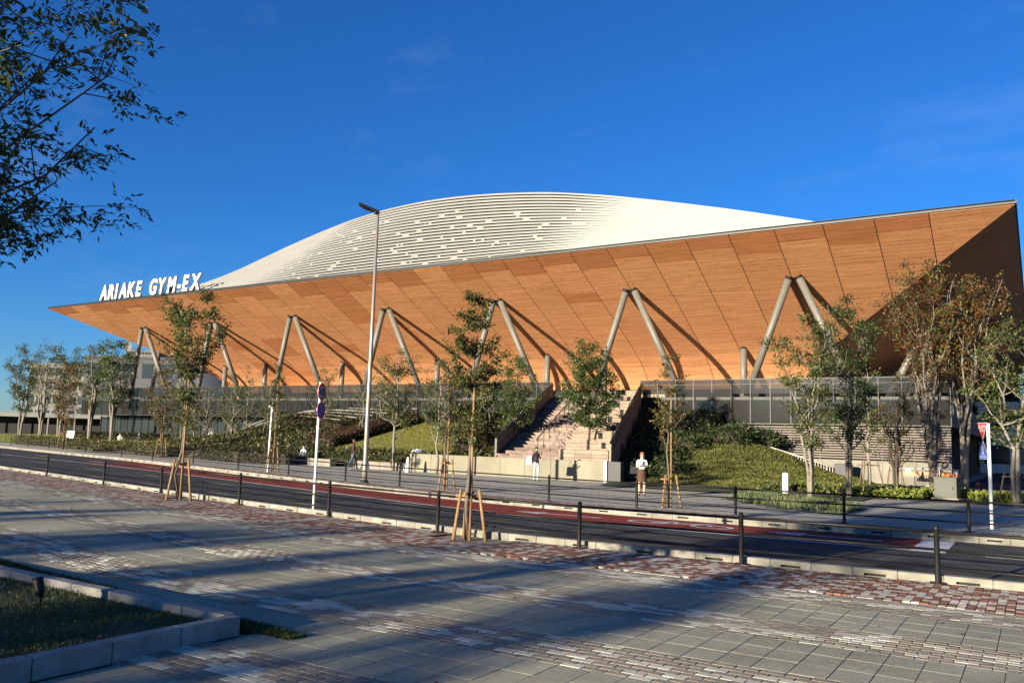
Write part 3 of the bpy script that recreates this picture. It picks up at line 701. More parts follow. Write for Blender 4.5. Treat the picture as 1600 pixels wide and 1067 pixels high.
# dark backing behind the timber joints, eave gutter, roof
b = MB()
pr2 = [(d+.12, z+.10) for d, z in PROF]
for i in range(len(pr2)-1):
    (d0, z0), (d1, z1) = pr2[i], pr2[i+1]
    c = lambda d, z: ((XL+d, YE+d, z), (XR-d, YE+d, z), (XR-d, YE+96-d, z), (XL+d, YE+96-d, z))
    A, B_ = c(d0, z0), c(d1, z1)
    for k in range(4): kk = (k+1) % 4; b.add([A[k], A[kk], B_[kk], B_[k]], [(0, 1, 2, 3)])
b.build('timber_backing', M_dark, AR)
b = MB(); zt = ZE+.22
for (x0, x1, y0, y1) in ((XL-.06, XR+.06, YE-.10, YE+.25), (XR-.20, XR+.06, YE+.25, YE+96), (XL-.06, XL+.20, YE+.25, YE+96)):
    b.box(((x0+x1)/2, (y0+y1)/2, ZE+.13), (x1-x0, y1-y0, .20))
b.build('eave_gutter', M_zinc, AR)
b = MB(); b.tube([(XL, YE-.13, ZE+.18), (XR, YE-.13, ZE+.18)], .035, 6); b.build('eave_trim', M_zinc, AR, True)
_ax = np.linspace(-92, 2, 400); _az = np.interp(_ax, [-92, -87, -80, -75, -70, -66.7, -62.2, -57.9, -53.8, -49.9, -46, -42.6, -39.2, -36, -32.3, -27.2, -22.5, -17.3, -11.4, -4.6, 2], [14.72, 14.72, 16.1, 17.25, 18.45, 19.25, 20.35, 21.3, 22.05, 22.5, 22.7, 22.68, 22.5, 22.2, 21.75, 20.8, 19.7, 18.4, 16.75, 14.72, 14.72])
_k = np.hanning(25); _k /= _k.sum(); _az = np.convolve(np.pad(_az, 12, mode='edge'), _k, 'valid')
arch = lambda x: max(0.0, float(np.interp(x, _ax, _az))-14.72)
NS = 22; Ys = lambda k: 48.75+.344*k
xa = np.linspace(-85.0, -5.2, 130)
for k in range(NS):
    h0, h1 = (k/NS)**1.06, ((k+1)/NS)**1.06; b = MB(); vs = []; y0 = Ys(k)
    for x in xa:
        A = arch(x); zb, zt_ = 14.72+A*h0, 14.72+A*h1+.004; ri = zt_-zb; slot = .60 if -54 < x < -30 else (max(.14, .60*(1-(-54-x)/18.0)) if x <= -54 else max(.02, .60*(1-(x+30)/11.0)))
        zf = zb+ri*slot
        vs += [(x, y0, zf), (x, y0, zt_), (x, y0+.42, zt_), (x, y0+.14, zf-.002)]
    n = len(xa); fs = []
    for i in range(n-1):
        o_ = 4*i; fs += [(o_, o_+4, o_+5, o_+1), (o_+1, o_+5, o_+6, o_+2), (o_, o_+3, o_+7, o_+4)]
    b.add(vs, fs)
    # short closers that interrupt the slot
    for q in range(9 if k < 18 else 0):
        x = rr_.uniform(-60, -22); L_ = rr_.uniform(.12, .75); A = arch(x); zb, zt_ = 14.72+A*h0, 14.72+A*h1
        p_gap = .70
        if rr_.random() < p_gap: b.box((x, y0+.06, zb+(zt_-zb)*.32), (L_, .10, (zt_-zb)*.64))
    b.build('roof_strip', M_roof, AR)
b = MB(); vs = []
yy = [Ys(k)+.20 for k in range(NS)]
for x in xa:
    A = arch(x)
    for k in range(NS+1):
        vs.append((x, Ys(k)+.20, 14.70+A*((k/NS)**1.06)))
        vs.append((x, Ys(k)+.20, 14.70+A*((min(NS, k+.55)/NS)**1.06)))
n = 2*(NS+1)
b.add(vs, [(i*n+j, i*n+j+1, (i+1)*n+j+1, (i+1)*n+j) for i in range(len(xa)-1) for j in range(n-3)]); b.build('roof_slot_backing', M_roofg, AR)
b = MB(); vs = []
for x in xa:
    vs += [(x, Ys(NS-1)+.45, 14.72+arch(x)), (x, YE+90, 14.72+arch(x))]
b.add(vs, [(2*i, 2*i+2, 2*i+3, 2*i+1) for i in range(len(xa)-1)])
b.add([(XL+.2, YE+.2, 14.66), (XR-.2, YE+.2, 14.66), (XR-.2, YE+95.8, 14.66), (XL+.2, YE+95.8, 14.66)], [(0, 1, 2, 3)])
b.build('main_roof', M_roof, AR, True)
# leaning V columns, upright columns
def col(p, q, r=.228, nm='column'):
    b = MB(); b.tube([p, q], r, 20); o = b.build(nm, M_col, AR, True)
    c = MB(); d = (Vector(q)-Vector(p)).normalized(); c.tube([Vector(q)-d*.05, Vector(q)+d*.12], r*1.06, 20); c.build('column_cap', M_black, o, True); return o
VX = [-12.4-11.03*k for k in range(7)]
for x in VX:
    for s_ in (-1, 1): col((x+s_*3.35, 53.25, 5.1), (x+s_*.30, 51.95, 12.40))
for x in (-17.65, -28.7, -33.9, -45.25, -56.8, -67.7, -74.0): col((x, 58.95, 5.2), (x, 58.95, 8.98), .24)
for yb in (59.5, 70.5, 81.5):
    for s_ in (-1, 1): col((-7.75, yb+s_*3.5, 5.2), (-4.5, yb+s_*.32, 12.42))
for yb in (59.5, 70.5):
    for s_ in (-1, 1): col((XL+7.25, yb+s_*3.5, 5.2), (XL+4.0, yb+s_*.32, 12.42))
# deck, slab edge, ground storey
b = MB(); b.box((-60.2, 96.5, 5.078), (59.3, 86.4, .02)); b.box((-14.0, 96.5, 5.078), (19.7, 86.4, .02)); b.box((-27.0, 96.5, 5.079), (6.9, 86.6, .03)); b.build('deck', M_deck, AR)
b = MB(); b.box((-60.2, 96.2, 4.24), (59.3, 87.0, 1.67)); b.box((-14.0, 96.2, 4.24), (19.7, 87.0, 1.67)); b.build('slab_edge', M_fasc, AR)
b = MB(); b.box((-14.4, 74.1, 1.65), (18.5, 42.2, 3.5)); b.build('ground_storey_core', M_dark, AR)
b = MB(); b.box((-60, 75.2, 1.7), (57.5, 39.6, 3.5)); b.build('lobby_core', mat('lobby_dark', (.05, .055, .06), .6), AR)
x = -4.1
while x > -21:
    b = MB(); b.bevbox((x-.9, 52.80, .66), (1.79, .20, 1.33), .006); b.build('concrete_panel', M_conc, AR); x -= 1.8
M_slat = mat('louvre_slat', (.145, .118, .10), .6, .08, 3)
for k in range(14):
    b = MB(); z_ = 1.42+k*.147; b.add([(-22.5, 52.66, z_), (-4.1, 52.66, z_), (-4.1, 52.66, z_+.072), (-22.5, 52.66, z_+.072), (-22.5, 52.80, z_+.03), (-4.1, 52.80, z_+.03), (-4.1, 52.80, z_+.10), (-22.5, 52.80, z_+.10)], [(0, 1, 2, 3), (4, 7, 6, 5), (3, 2, 6, 7), (0, 4, 5, 1), (1, 5, 6, 2), (0, 3, 7, 4)])
    b.build('louvre_slat', M_slat, AR)
for x in np.arange(-21.5, -4.2, 1.72):
    b = MB(); b.box((x, 52.86, 2.4), (.06, .06, 2.1)); b.build('louvre_bracket', M_slat, AR)
# inner glazed wall behind the deck above the wide stairs and left of it
b = MB(); b.box((-44, 61.55, 5.75), (60, .12, .95)); b.build('concourse_glazing', M_dark, AR)
for x in (-29.2, -27.0, -24.8):
    b = MB(); b.box((x, 60.9, 5.7), (1.5, .1, .85)); b.build('entrance_panel', M_plinth, AR)
x = -32
while x > -89:
    b = MB(); b.bevbox((x-.62, 54.9, 1.6), (1.18, .05, 3.2), .004); b.build('lobby_window', M_glassd, AR)
    c = MB(); c.box((x-1.25, 54.88, 1.65), (.07, .14, 3.3)); c.build('mullion', M_frame, AR)
    if rr_.random() < .6:
        c = MB(); wv = .35+.5*rr_.random(); c.box((x-.62+rr_.uniform(-.1, .1), 55.15, 1.55), (wv, .04, 3.0)); c.build('curtain', M_white, AR)
    x -= 1.25
# raised letters on the eave
SG = thing('roof_sign', 'white raised letters ARIAKE GYM-EX standing on the roof edge at left', 'sign', (-80, 48.05, ZE+.24))
xc = -80.3
for ch in 'ARIAKE GYM-EX':
    if ch == ' ': xc += 1.05; continue
    me = text_mesh(ch, 2.05, .12, .062, .78, .18)
    lo_, hi_ = mesh_bounds(me); me.materials.append(M_white)
    o = link('letter', me, SG); o.rotation_euler = (R(90), 0, 0); o.location = (xc+80-lo_[0], -.05, .12 if ch != '-' else .12)
    xc += (hi_[0]-lo_[0])+.20
b = MB(); b.box((-72.2, 48.15, ZE+.29), (16.5, .12, .08)); b.build('sign_rail', M_zinc, SG)
for k in range(12):
    b = MB(); b.tube([(-79.6+k*1.32, 48.1, ZE+.25), (-79.2+k*1.32, 49.3, ZE+.25), ], .03, 6); b.build('stay', M_zinc, SG)

# ------------------------------------------------------------------ glass balustrade along the deck edge
def balustrade(label, x0, x1):
    o = thing('glass_balustrade', label, 'balustrade', (x1, 52.5, 3.36)); n = max(1, round((x1-x0)/1.25)); dx = (x1-x0)/n
    pm = MB(); pm.box((0, 0, 1.42), (.055, .07, 2.86)); pm = pm.mesh('post', M_frame)
    g1 = MB(); g1.box((0, 0, 2.36), (dx-.09, .016, .90)); g1 = g1.mesh('glass_pane', M_glass)
    g2 = MB(); g2.box((0, .02, .82), (dx-.09, .016, 1.42)); g2 = g2.mesh('glass_pane', M_glass)
    fp = MB(); fp.bevbox((0, 0, 0), (dx-.16, .05, .74), .005); fp = fp.mesh('fascia_panel', M_fasc)
    for k in range(n+1): link('post', pm, o, (x0+k*dx-x1, 0, 0))
    for k in range(n):
        xx = x0+(k+.5)*dx-x1
        link('glass_pane', g1, o, (xx, 0, 0)); link('glass_pane', g2, o, (xx, 0, 0)); link('fascia_panel', fp, o, (xx+.2, .17, 1.02))
    for z_ in (6.20, 5.88):
        b = MB(); b.box(((x0+x1)/2, 52.5, z_), (x1-x0, .06 if z_ > 6.0 else .03, .05 if z_ > 6.0 else .03)); b.build('rail', M_frame, o)
    b = MB(); b.box(((x0+x1)/2, 52.52, 3.38), (x1-x0, .06, .05)); b.build('rail', M_frame, o)
balustrade('glass and bronze balustrade on deck edge right of the wide stairs', -22.8, -4.05)
balustrade('long glass and bronze balustrade on deck edge left of the wide stairs', -89.5, -29.8)

# ------------------------------------------------------------------ plinth wall and the wide oblique stairs
PW_ = thing('plinth_wall', 'low beige panelled wall at the foot of the wide stairs', 'wall', (-23.6, 36.4, 0))
x = -29.6
for k in range(8):
    x1 = x+1.5
    if k == 2: x1 = x+1.05
    b = MB(); b.bevbox(((x+x1)/2, 36.50, .49), (x1-x-.012, .22, .99), .006); b.build('wall_panel', M_plinth, PW_)
    x = x1+(.45 if k == 2 else 0)
    if x > -17.8: break
b = MB(); b.box((-25.33, 36.56, .48), (.44, .1, .97)); b.build('recess', M_dark, PW_)
b = MB(); b.box((-25.33, 36.47, .48), (.16, .06, .95)); b.build('wall_panel', M_plinth, PW_)
b = MB(); b.bevbox((-17.55, 36.42, .51), (.16, .26, 1.02), .006); b.build('end_post', M_white, PW_)
b = MB(); b.bevbox((-17.12, 36.6, .50), (.66, .40, 1.0), .006); b.build('end_block', M_zinc, PW_)
ST = thing('wide_stairs', 'broad pink-brown stairs and bench steps climbing to the deck', 'stairs', (-21, 36.7, 0))
NST = 24
Yt = lambda t: 36.72+15.85*t
Zt = lambda t: 1.0+4.12*t
XLt = lambda t: -24.0-5.6*t
XRt = lambda t: -17.6-5.3*t
for k in range(NST):
    t0, t1 = k/NST, (k+1)/NST
    xl, xr = XLt(t0), XRt(t0); xm = xl+(xr-xl)*.57
    y0, y1 = Yt(t0), Yt(t1); z = Zt(t1)
    # fine steps at left: a course of single blocks on a core
    b = MB(); b.prism([(xl, y0+.05), (xm, y0+.05), (xm-.3, y1+.1), (xl-.3, y1+.1)], 'z', 0, z-.012); b.build('step', M_steps, ST)
    nb_ = 9
    for q in range(nb_):
        xa0 = xl+(xm-xl)*q/nb_; xa1 = xl+(xm-xl)*(q+1)/nb_
        if random.random() < .18: continue
        b = MB(); o_ = random.uniform(-.05, .10); b.box(((xa0+xa1)/2-.12, (y0+y1)/2+o_, z-.05), ((xa1-xa0)-.05, (y1-y0)*.86, .10)); b.build('step_block', M_steps, ST)
    if k % 3 == 0:
        tb = min(1, (k+3)/NST); zb = Zt(tb)-.02; yb1 = Yt(tb)
        b = MB(); b.prism([(xm, y0+.06), (xr, y0+.06), (xr-.8, yb1), (xm-.8, yb1)], 'z', 0, zb-.015); b.build('bench_core', M_step, ST)
        for q in range(3):
            zz = zb-.19*q-.10
            nsp = 3
            for s_ in range(nsp):
                a0 = xm+(xr-xm)*s_/nsp; a1 = xm+(xr-xm)*(s_+1)/nsp
                b = MB(); b.box(((a0+a1)/2, y0+.03, zz), (a1-a0-.015, .07, .165)); b.build('plank', M_step, ST)
        for q in range(6):
            yy = y0+.05+(yb1-y0)*(q+.5)/6; b = MB(); b.box(((xm+xr)/2-.8*(q+.5)/6, yy, zb), (xr-xm-.02, (yb1-y0)/6-.012, .03)); b.build('plank', M_step, ST)
        if k > 1:
            for u in ((.80,) if k % 2 else (.62, .93)):
                b = MB(); b.box((xm+(xr-xm)*u, y0-.02, zb-.26), (.20, .10, .30)); b.build('step_light', M_dark, ST)
def oblique_wall(nm, label, fx, th, hgt, m, drop=.9, bars=True):
    o = thing(nm, label, 'parapet', (fx(0), Yt(0), 1.0))
    n = 8
    for i in range(n):
        t0, t1 = i/n+.004, (i+1)/n-.004; vs = []
        for t in (t0, t1):
            for sx in (0, th):
                for z in (Zt(t)-drop, Zt(t)+hgt): vs.append((fx(t)+sx, Yt(t), z))
        b = MB(); b.add(vs, [(0, 4, 5, 1), (2, 3, 7, 6), (1, 5, 7, 3), (0, 2, 6, 4), (0, 1, 3, 2), (4, 6, 7, 5)]); b.build('parapet_panel', m, o)
    for dz in (.22, .50):
        b = MB(); b.tube([(fx(0)+th+.06, Yt(0), Zt(0)+hgt-dz+.1), (fx(1)+th+.06, Yt(1), Zt(1)+hgt-dz+.1)], .022, 6); b.build('handrail', M_frame, o, True)
    b = MB(); b.tube([(fx(0)+th/2, Yt(0), Zt(0)+hgt+.03), (fx(1)+th/2, Yt(1), Zt(1)+hgt+.03)], .035, 6); b.build('handrail', M_frame, o, True)
    return o
hr = MB(); fxm = lambda t: XLt(t)+(XRt(t)-XLt(t))*.36
hr.tube([(fxm(t), Yt(t)+.1, Zt(t)+.95) for t in (0, .25, .5, .75, 1)], .028, 8); hr.build('handrail', M_frame, ST, True)
for t in np.linspace(0.02, .98, 11):
    hr = MB(); hr.tube([(fxm(t), Yt(t)+.1, Zt(t)-.1), (fxm(t), Yt(t)+.1, Zt(t)+.95)], .02, 6); hr.build('rail_post', M_frame, ST, True)
M_par = mat('parapet_grey', (.12, .112, .10), .6, .08, 2, objvar=.06)
M_parw = mat('parapet_wood', (.22, .170, .135), .7, .12, 3, objvar=.10)
oblique_wall('stair_parapet', 'grey sloping parapet on the left side of the wide stairs', lambda t: XLt(t)-.2, .12, .95, M_par)
oblique_wall('stair_parapet', 'brown sloping parapet on the right side of the wide stairs', lambda t: XRt(t)+.02, .12, .85, M_parw)

# ------------------------------------------------------------------ slopes and lawns
def sst(v): v = np.clip(v, 0, 1); return v*v*(3-2*v)
def hB(x, y):
    h = .45*sst((y-38)/.6)+np.maximum(0, y-38)*.19
    return h*sst((x+66)/14.0)
def hM(x, y):
    front = 36.6+np.clip((x+17)*(-.36), -3.6, .4)
    return .04+3.7*sst((y-front)/(17.0))**1.05*sst((-7.0-x)/13.0)+.12*np.sin(x*1.3)*np.cos(y*.9)*sst((y-front)/6)*sst((-6.2-x)/3)
def terrain(name, X0, X1, Y0, Y1, h, m, nx=60, ny=40, mask=None, dz=0):
    b = MB(); xs = np.linspace(X0, X1, nx); ys = np.linspace(Y0, Y1, ny); vs = []
    for y in ys:
        for x in xs: vs.append((x, y, float(h(x, y))+dz))
    fs = []
    for j in range(ny-1):
        for i in range(nx-1):
            if mask and not mask((xs[i]+xs[i+1])/2, (ys[j]+ys[j+1])/2): continue
            fs.append((j*nx+i, j*nx+i+1, (j+1)*nx+i+1, (j+1)*nx+i))
    b.add(vs, fs); return tag(b.build(name, m, smooth=True), kind='structure')
in_st = lambda x, y: (y > 36.6) and (XLt((y-36.72)/15.85)-.15 < x < XRt((y-36.72)/15.85)+.1)
t_slope = terrain('planted_slope', -66, -24.1, 38.0, 52.5, hB, M_soil, 70, 34, lambda x, y: x < XLt((y-36.72)/15.85)-.2)
t_mound = terrain('planted_mound', -23.6, -5.6, 33.0, 52.6, hM, M_earth, 60, 60, lambda x, y: x > XRt((y-36.72)/15.85)+.12)
def in_lawn(x, y):
    t = (y-40)/12.2; return 0 <= t <= 1 and (-39.5-1.2*t) < x < (-29.0-8.6*t)
b = MB(); n = 24; vs = []
for i in range(n):
    t = i/(n-1)
    for u in np.linspace(0, 1, 16):
        x = (-39.5-1.2*t)*(1-u)+(-29.0-8.6*t)*u; y = 40+12.2*t; vs.append((x, y, float(hB(x, y))+.05))
b.add(vs, [(j*16+i, j*16+i+1, (j+1)*16+i+1, (j+1)*16+i) for j in range(n-1) for i in range(15)])
lawn = tag(b.build('lawn', M_turf, smooth=True), kind='structure')
TURF = [(.20, .20, .034), (.17, .18, .030), (.24, .215, .045), (.14, .15, .025)]
n = 42000; t = rng.random(n); u = rng.random(n); xx = (-39.5-1.2*t)*(1-u)+(-29.0-8.6*t)*u; yy = 40+12.2*t
blades('grass', np.stack([xx, yy, hB(xx, yy)+.04], 1), .06, .03, TURF, lawn)
# lawn at the far left, gently raised
hL = lambda x, y: .75*sst((y-(yf(x)+6.0))/6.0)*sst((-46.5-x)/6.0)
b = MB(); vs = []; nx = 60; ny = 14
for j in range(ny):
    for x in np.linspace(-135, -46.5, nx):
        y = float(yf(x))+5.2+j*1.15; vs.append((x, y, float(hL(x, y))+.03))
b.add(vs, [(j*nx+i, j*nx+i+1, (j+1)*nx+i+1, (j+1)*nx+i) for j in range(ny-1) for i in range(nx-1)])
lawn2 = tag(b.build('lawn', M_turf, smooth=True), kind='structure')
n = 30000; xx = -46.8-rng.random(n)*75; yy = yf(xx)+5.4+rng.random(n)*14
blades('grass', np.stack([xx, yy, hL(xx, yy)+.02], 1), .10, .06, TURF, lawn2)

def cloud(P, n_per=1): return P
def leaf_obj(name, P, D, N, leaf, cols, parent, jit=.25, stuff=False):
    n = len(P); org = np.array(origin(parent)); Ln = leaf*(.6+.8*rng.random(n)); Wd = Ln*(.45+.25*rng.random(n))
    o = link(name, leaf_mesh(name, P-org, D, N, Ln, Wd, palette(n, cols, jit)), parent)
    if stuff: o['kind'] = 'stuff'
    return o
# ground cover on the mound
GC = [(.12, .135, .030), (.155, .16, .038), (.085, .105, .024), (.18, .165, .045)]
n = 150000; xx = -18.5+rng.random(n)*12.3; yy = 33.4+rng.random(n)*17; h = hM(xx, yy); k = h > .09; xx, yy, h = xx[k], yy[k], h[k]
D = rng.normal(size=(len(xx), 3)); D[:, 2] = np.abs(D[:, 2])+.35; N = rng.normal(size=(len(xx), 3))*.6+np.array([0, -.3, 1])
bumpy = .09*(np.sin(xx*3.1)*np.cos(yy*2.7)+1)*rng.random(len(xx))
leaf_obj('ground_cover', np.stack([xx, yy, h-.02+bumpy], 1), D, N, .062, GC, t_mound, stuff=True)

n = 45000; xx = -64+rng.random(n)*39.5; yy = 38.3+rng.random(n)*14; k = (xx < XLt((yy-36.72)/15.85)-.4) & ~((yy > 39.9) & (xx > -39.9-1.2*(yy-40)/12.2) & (xx < -28.8-8.6*(yy-40)/12.2)); xx, yy = xx[k], yy[k]
D = rng.normal(size=(len(xx), 3)); D[:, 2] = np.abs(D[:, 2])+.35
leaf_obj('ground_cover', np.stack([xx, yy, hB(xx, yy)+rng.random(len(xx))*.35], 1), D, rng.normal(size=(len(xx), 3))*.6+np.array([0, -.3, 1]), .20, [(.05, .062, .018), (.07, .075, .022), (.038, .05, .015), (.075, .06, .022)], t_slope, stuff=True)
def shrub(label, c, r, cols, n=1500, leaf=.11, group=None, name='shrub', flat=1.0):
    o = thing(name, label, 'shrub', c, group)
    u = rnd_dirs(n); u[:, 2] = np.abs(u[:, 2]); rad = (.72+.33*rng.random(n)); lump = 1+.16*np.sin(u[:, 0]*7+c[0])*np.cos(u[:, 1]*6+c[1])
    P = u*np.array(r)*(rad*lump)[:, None]+np.array(c)
    D = u*.8+rng.normal(size=(n, 3))*.6; N = u+rng.normal(size=(n, 3))*.5
    b = MB(); vs = []; 
    for j in range(5):
        ph = j/4*math.pi/2
        for i in range(10): a = 2*math.pi*i/10; vs.append((c[0]+math.cos(a)*math.cos(ph)*r[0]*.74, c[1]+math.sin(a)*math.cos(ph)*r[1]*.74, c[2]-.1+math.sin(ph)*r[2]*.78))
    b.add(vs, [(j*10+i, j*10+(i+1) % 10, (j+1)*10+(i+1) % 10, (j+1)*10+i) for j in range(4) for i in range(10)]); b.build('stem_mass', M_soil, o)
    leaf_obj('foliage', P, D, N, leaf, cols, o)
    return o
def hedge(label, pts, wd, hgt, cols, dens=420, leaf=.08, zf=None, name='hedge'):
    o = thing(name, label, 'hedge', (*pts[0], 0)); core = MB(); PP = []; DD = []
    for (x0, y0), (x1, y1) in zip(pts[:-1], pts[1:]):
        L_ = math.hypot(x1-x0, y1-y0); n = int(dens*L_*(wd+2*hgt)); s_ = rng.random(n)*(1+.24/L_)-.12/L_
        nx_, ny_ = -(y1-y0)/L_, (x1-x0)/L_
        side = rng.random(n)*(wd+2*hgt); a = np.where(side < hgt, -wd/2, np.where(side > hgt+wd, wd/2, side-hgt-wd/2)); z = np.where(side < hgt, side, np.where(side > hgt+wd, wd+2*hgt-side, hgt))
        x = x0+(x1-x0)*s_+nx_*a; y = y0+(y1-y0)*s_+ny_*a
        z0 = zf(x, y) if zf else 0.0
        wob = .05*np.sin(s_*L_*2.3)+.06*rng.normal(size=n)
        fill = rng.random(n) < .22; a = np.where(fill, (rng.random(n)-.5)*wd*.9, a); z = np.where(fill, rng.random(n)*hgt, z); x = x0+(x1-x0)*s_+nx_*a; y = y0+(y1-y0)*s_+ny_*a
        PP.append(np.stack([x+nx_*wob, y+ny_*wob, z0+np.maximum(.02, z+wob)], 1))
        d = rng.normal(size=(n, 3))*.7; d[:, 2] += .45; d[:, 0] += nx_*np.sign(a)*.5; d[:, 1] += ny_*np.sign(a)*.5; DD.append(d)
        m_ = 12
        for i in range(m_):
            t0, t1 = i/m_, (i+1)/m_; xm, ym = x0+(x1-x0)*(t0+t1)/2, y0+(y1-y0)*(t0+t1)/2; zb = float(zf(xm, ym)) if zf else 0
            if (i == 0 and (x0, y0) == tuple(pts[0])) or (i == m_-1 and (x1, y1) == tuple(pts[-1])): continue
            core.box((xm, ym, zb+hgt*.40), (L_/m_+.25, wd*.74, hgt*.78), math.atan2(y1-y0, x1-x0))
    core.build('stem_mass', M_soil, o)
    P = np.concatenate(PP); leaf_obj('foliage', P, np.concatenate(DD), rng.normal(size=(len(P), 3))*.7+np.array([0, 0, .8]), leaf, cols, o)
    return o
# dark shrubs between stairs and mound
sp_ = [(-17.2, 38.6), (-16.2, 40.6), (-18.6, 41.2), (-17.4, 43.0), (-19.3, 44.2), (-17.0, 45.6), (-18.9, 47.2), (-20.6, 47.6), (-17.6, 49.0), (-19.8, 50.4), (-21.7, 51.0), (-18.0, 51.3), (-15.6, 48.6), (-15.4, 50.6), (-14.3, 51.4)]
lab = ['round dark green shrub at the foot of the brown stair parapet', 'dark green shrub behind the white-bloused woman', 'dark green shrub low beside the brown parapet', 'dark green shrub on the mound left of a staked slender tree', 'dark green shrub beside the parapet, middle of the slope', 'broad dark green shrub on the crest of the mound', 'dark green shrub high on the slope beside the brown parapet', 'dark green shrub against the parapet near the top of the stairs', 'dark green shrub below the glass balustrade, above the mound', 'dark green shrub under the deck edge beside the stairs', 'topmost dark green shrub wedged between deck and brown parapet', 'dark green shrub touching the deck edge left of the louvres', 'dark green shrub at the rear edge of the mound', 'dark green shrub in front of the left end of the louvres', 'rightmost dark green shrub against the louvred wall']
for i, (x, y) in enumerate(sp_):
    z = float(hM(x, y)); shrub(lab[i], (x, y, z-.1), (1.15+.25*random.random(), 1.15, .85+.35*random.random()), DARKG+[(.05, .075, .02)], 1500, .14, 'dark shrubs beside the stairs')
hedge('clipped green hedge in front of the sloping lawn', [(-40.4, 39.2), (-35.2, 38.2), (-30.0, 37.6)], 1.0, .58, [(.055, .075, .02), (.075, .095, .026), (.04, .058, .016)], 380, .09)
hedge('yellow-green low hedge behind the planter bench at left of the lawn', [(-45.0, 42.2), (-40.6, 39.6)], 1.2, .8, [(.10, .11, .03), (.08, .10, .025)], 380, .09)
hedge('reddish-brown dark hedge along the left side of the lawn', [(-41.0, 40.6), (-41.9, 46.5), (-42.6, 52.0)], 2.0, .70, [(.065, .03, .016), (.05, .035, .016), (.035, .04, .014), (.085, .035, .018)], 300, .10, hB)
hedge('brown-green hedge along the right side of the lawn beside the stairs', [(-28.2, 40.2), (-33.0, 47.2), (-36.4, 52.0)], 1.7, .8, [(.075, .062, .02), (.055, .058, .018), (.09, .06, .022)], 300, .10, hB)
hedge('very dark hedge below the deck at the top of the lawn', [(-41.0, 52.0), (-36.5, 52.0), (-31.5, 52.0)], .8, .7, DARKG, 300, .11, hB)
hedge('long dark hedge along the pavement behind a thin white pole', [(-47.5, 37.0), (-42.2, 35.2), (-38.6, 36.1)], 1.0, .85, [(.03, .036, .013), (.045, .04, .016), (.04, .05, .016)], 330, .10)
hedge('olive low hedge along the pavement edging the far left lawn', [(-92, 47.6), (-76, 43.6), (-62, 40.0), (-51.5, 37.3)], 1.3, .75, [(.11, .11, .032), (.085, .09, .028), (.10, .085, .03)], 190, .13)
hedge('dark brown-green hedge in front of the glazed lobby', [(-90, 52.6), (-78, 51.9), (-64, 51.0)], 1.6, 1.35, [(.045, .045, .016), (.06, .05, .02), (.035, .045, .015)], 150, .16)
hedge('green hedge in front of the terraces under the deck', [(-63, 48.6), (-55, 46.0), (-48, 43.4)], 1.8, 1.5, [(.05, .06, .018), (.065, .06, .02), (.04, .05, .016)], 170, .15)
hedge('dense dark planting beside the pale terrace edges', [(-56, 49.8), (-49, 48.0), (-43.6, 46.2)], 1.6, .9, [(.035, .04, .014), (.055, .045, .018)], 200, .13, hB)
# planter benches in front of the hedges
def planter_wall(label, p, q):
    o = thing('planter_bench', label, 'bench', (*p, 0)); L_ = math.hypot(q[0]-p[0], q[1]-p[1]); an = math.atan2(q[1]-p[1], q[0]-p[0]); n = max(2, int(L_/1.6))
    for i in range(n):
        t = (i+.5)/n; c = (p[0]+(q[0]-p[0])*t, p[1]+(q[1]-p[1])*t)
        b = MB(); b.bevbox((c[0], c[1], .19), (L_/n-.02, .42, .38), .01, an); b.build('bench_block', M_conc, o)
        b = MB(); b.bevbox((c[0], c[1], .405), (L_/n-.03, .46, .05), .008, an); b.build('seat_slab', M_step, o)
planter_wall('low pale bench block with a seated person in white', (-39.3, 37.6), (-35.9, 36.9))
planter_wall('low pale bench blocks in front of the clipped hedge', (-34.0, 37.0), (-29.9, 36.6))
# pale terrace edges on the slope at left
tr = thing('terrace_edging', 'pale low terrace edges stepping up the slope under the deck', 'edging', (-52, 48, 2))
for k in range(6):
    p, q = (-60+1.2*k, 49.6+.8*k), (-44.6+.5*k, 46.4+1.2*k)
    pts = []
    for i in range(7):
        t = i/6; x, y = p[0]+(q[0]-p[0])*t, p[1]+(q[1]-p[1])*t+.5*math.sin(t*3.1); pts.append((x, y, float(hB(x, y))+1.0))
    b = MB(); b.tube(pts, .055, 6); b.build('terrace_edge', M_conc, tr, True)
    for i in range(0, 7, 2): c = MB(); c.tube([pts[i], (pts[i][0], pts[i][1], pts[i][2]-1.2)], .04, 6); c.build('edge_post', M_frame, tr, True)
# grass strip and yellow-green planting at right
gr = tag(terrain('verge', -9.6, -4.7, 26.2, 31.6, lambda x, y: .012+0*x, M_earth, 12, 12, lambda x, y: abs((x+7.1)/2.5)**2+abs((y-29.2)/2.7)**2 < 1.15 and abs(y-(29.0-(x+7)*.95)) < 2.3), kind='structure')
n = 9000; u = rng.random(n)*4.6-9.4; yy = 29.0-(u+7)*.95+rng.normal(size=n)*.75
blades('grass', np.stack([u, yy, np.full(n, .0)], 1), .26, .022, [(.12, .15, .06), (.15, .17, .08), (.10, .13, .05)], gr, .45)
vg = tag(terrain('verge', -12, 3.5, 33.0, 41.5, lambda x, y: .014+0*x, M_soil, 40, 20, lambda x, y: y > 35.2+(x+8)*.10 and y < 41.3), kind='structure')
n = 16000; xx = -10+rng.random(n)*13; yy = 35.6+(xx+8)*.10+rng.random(n)*4.6
k = (np.abs(xx+3.1) > .75) | (yy > 38.2); xx, yy = xx[k], yy[k]; n = len(xx)
mixc = np.where(((xx > -5.6) & (rng.random(n) < .8))[:, None], palette(n, LIME, .2), palette(n, GC+GREEN, .25)).astype(np.float32)
D = rng.normal(size=(n, 3)); D[:, 2] = np.abs(D[:, 2])+.5
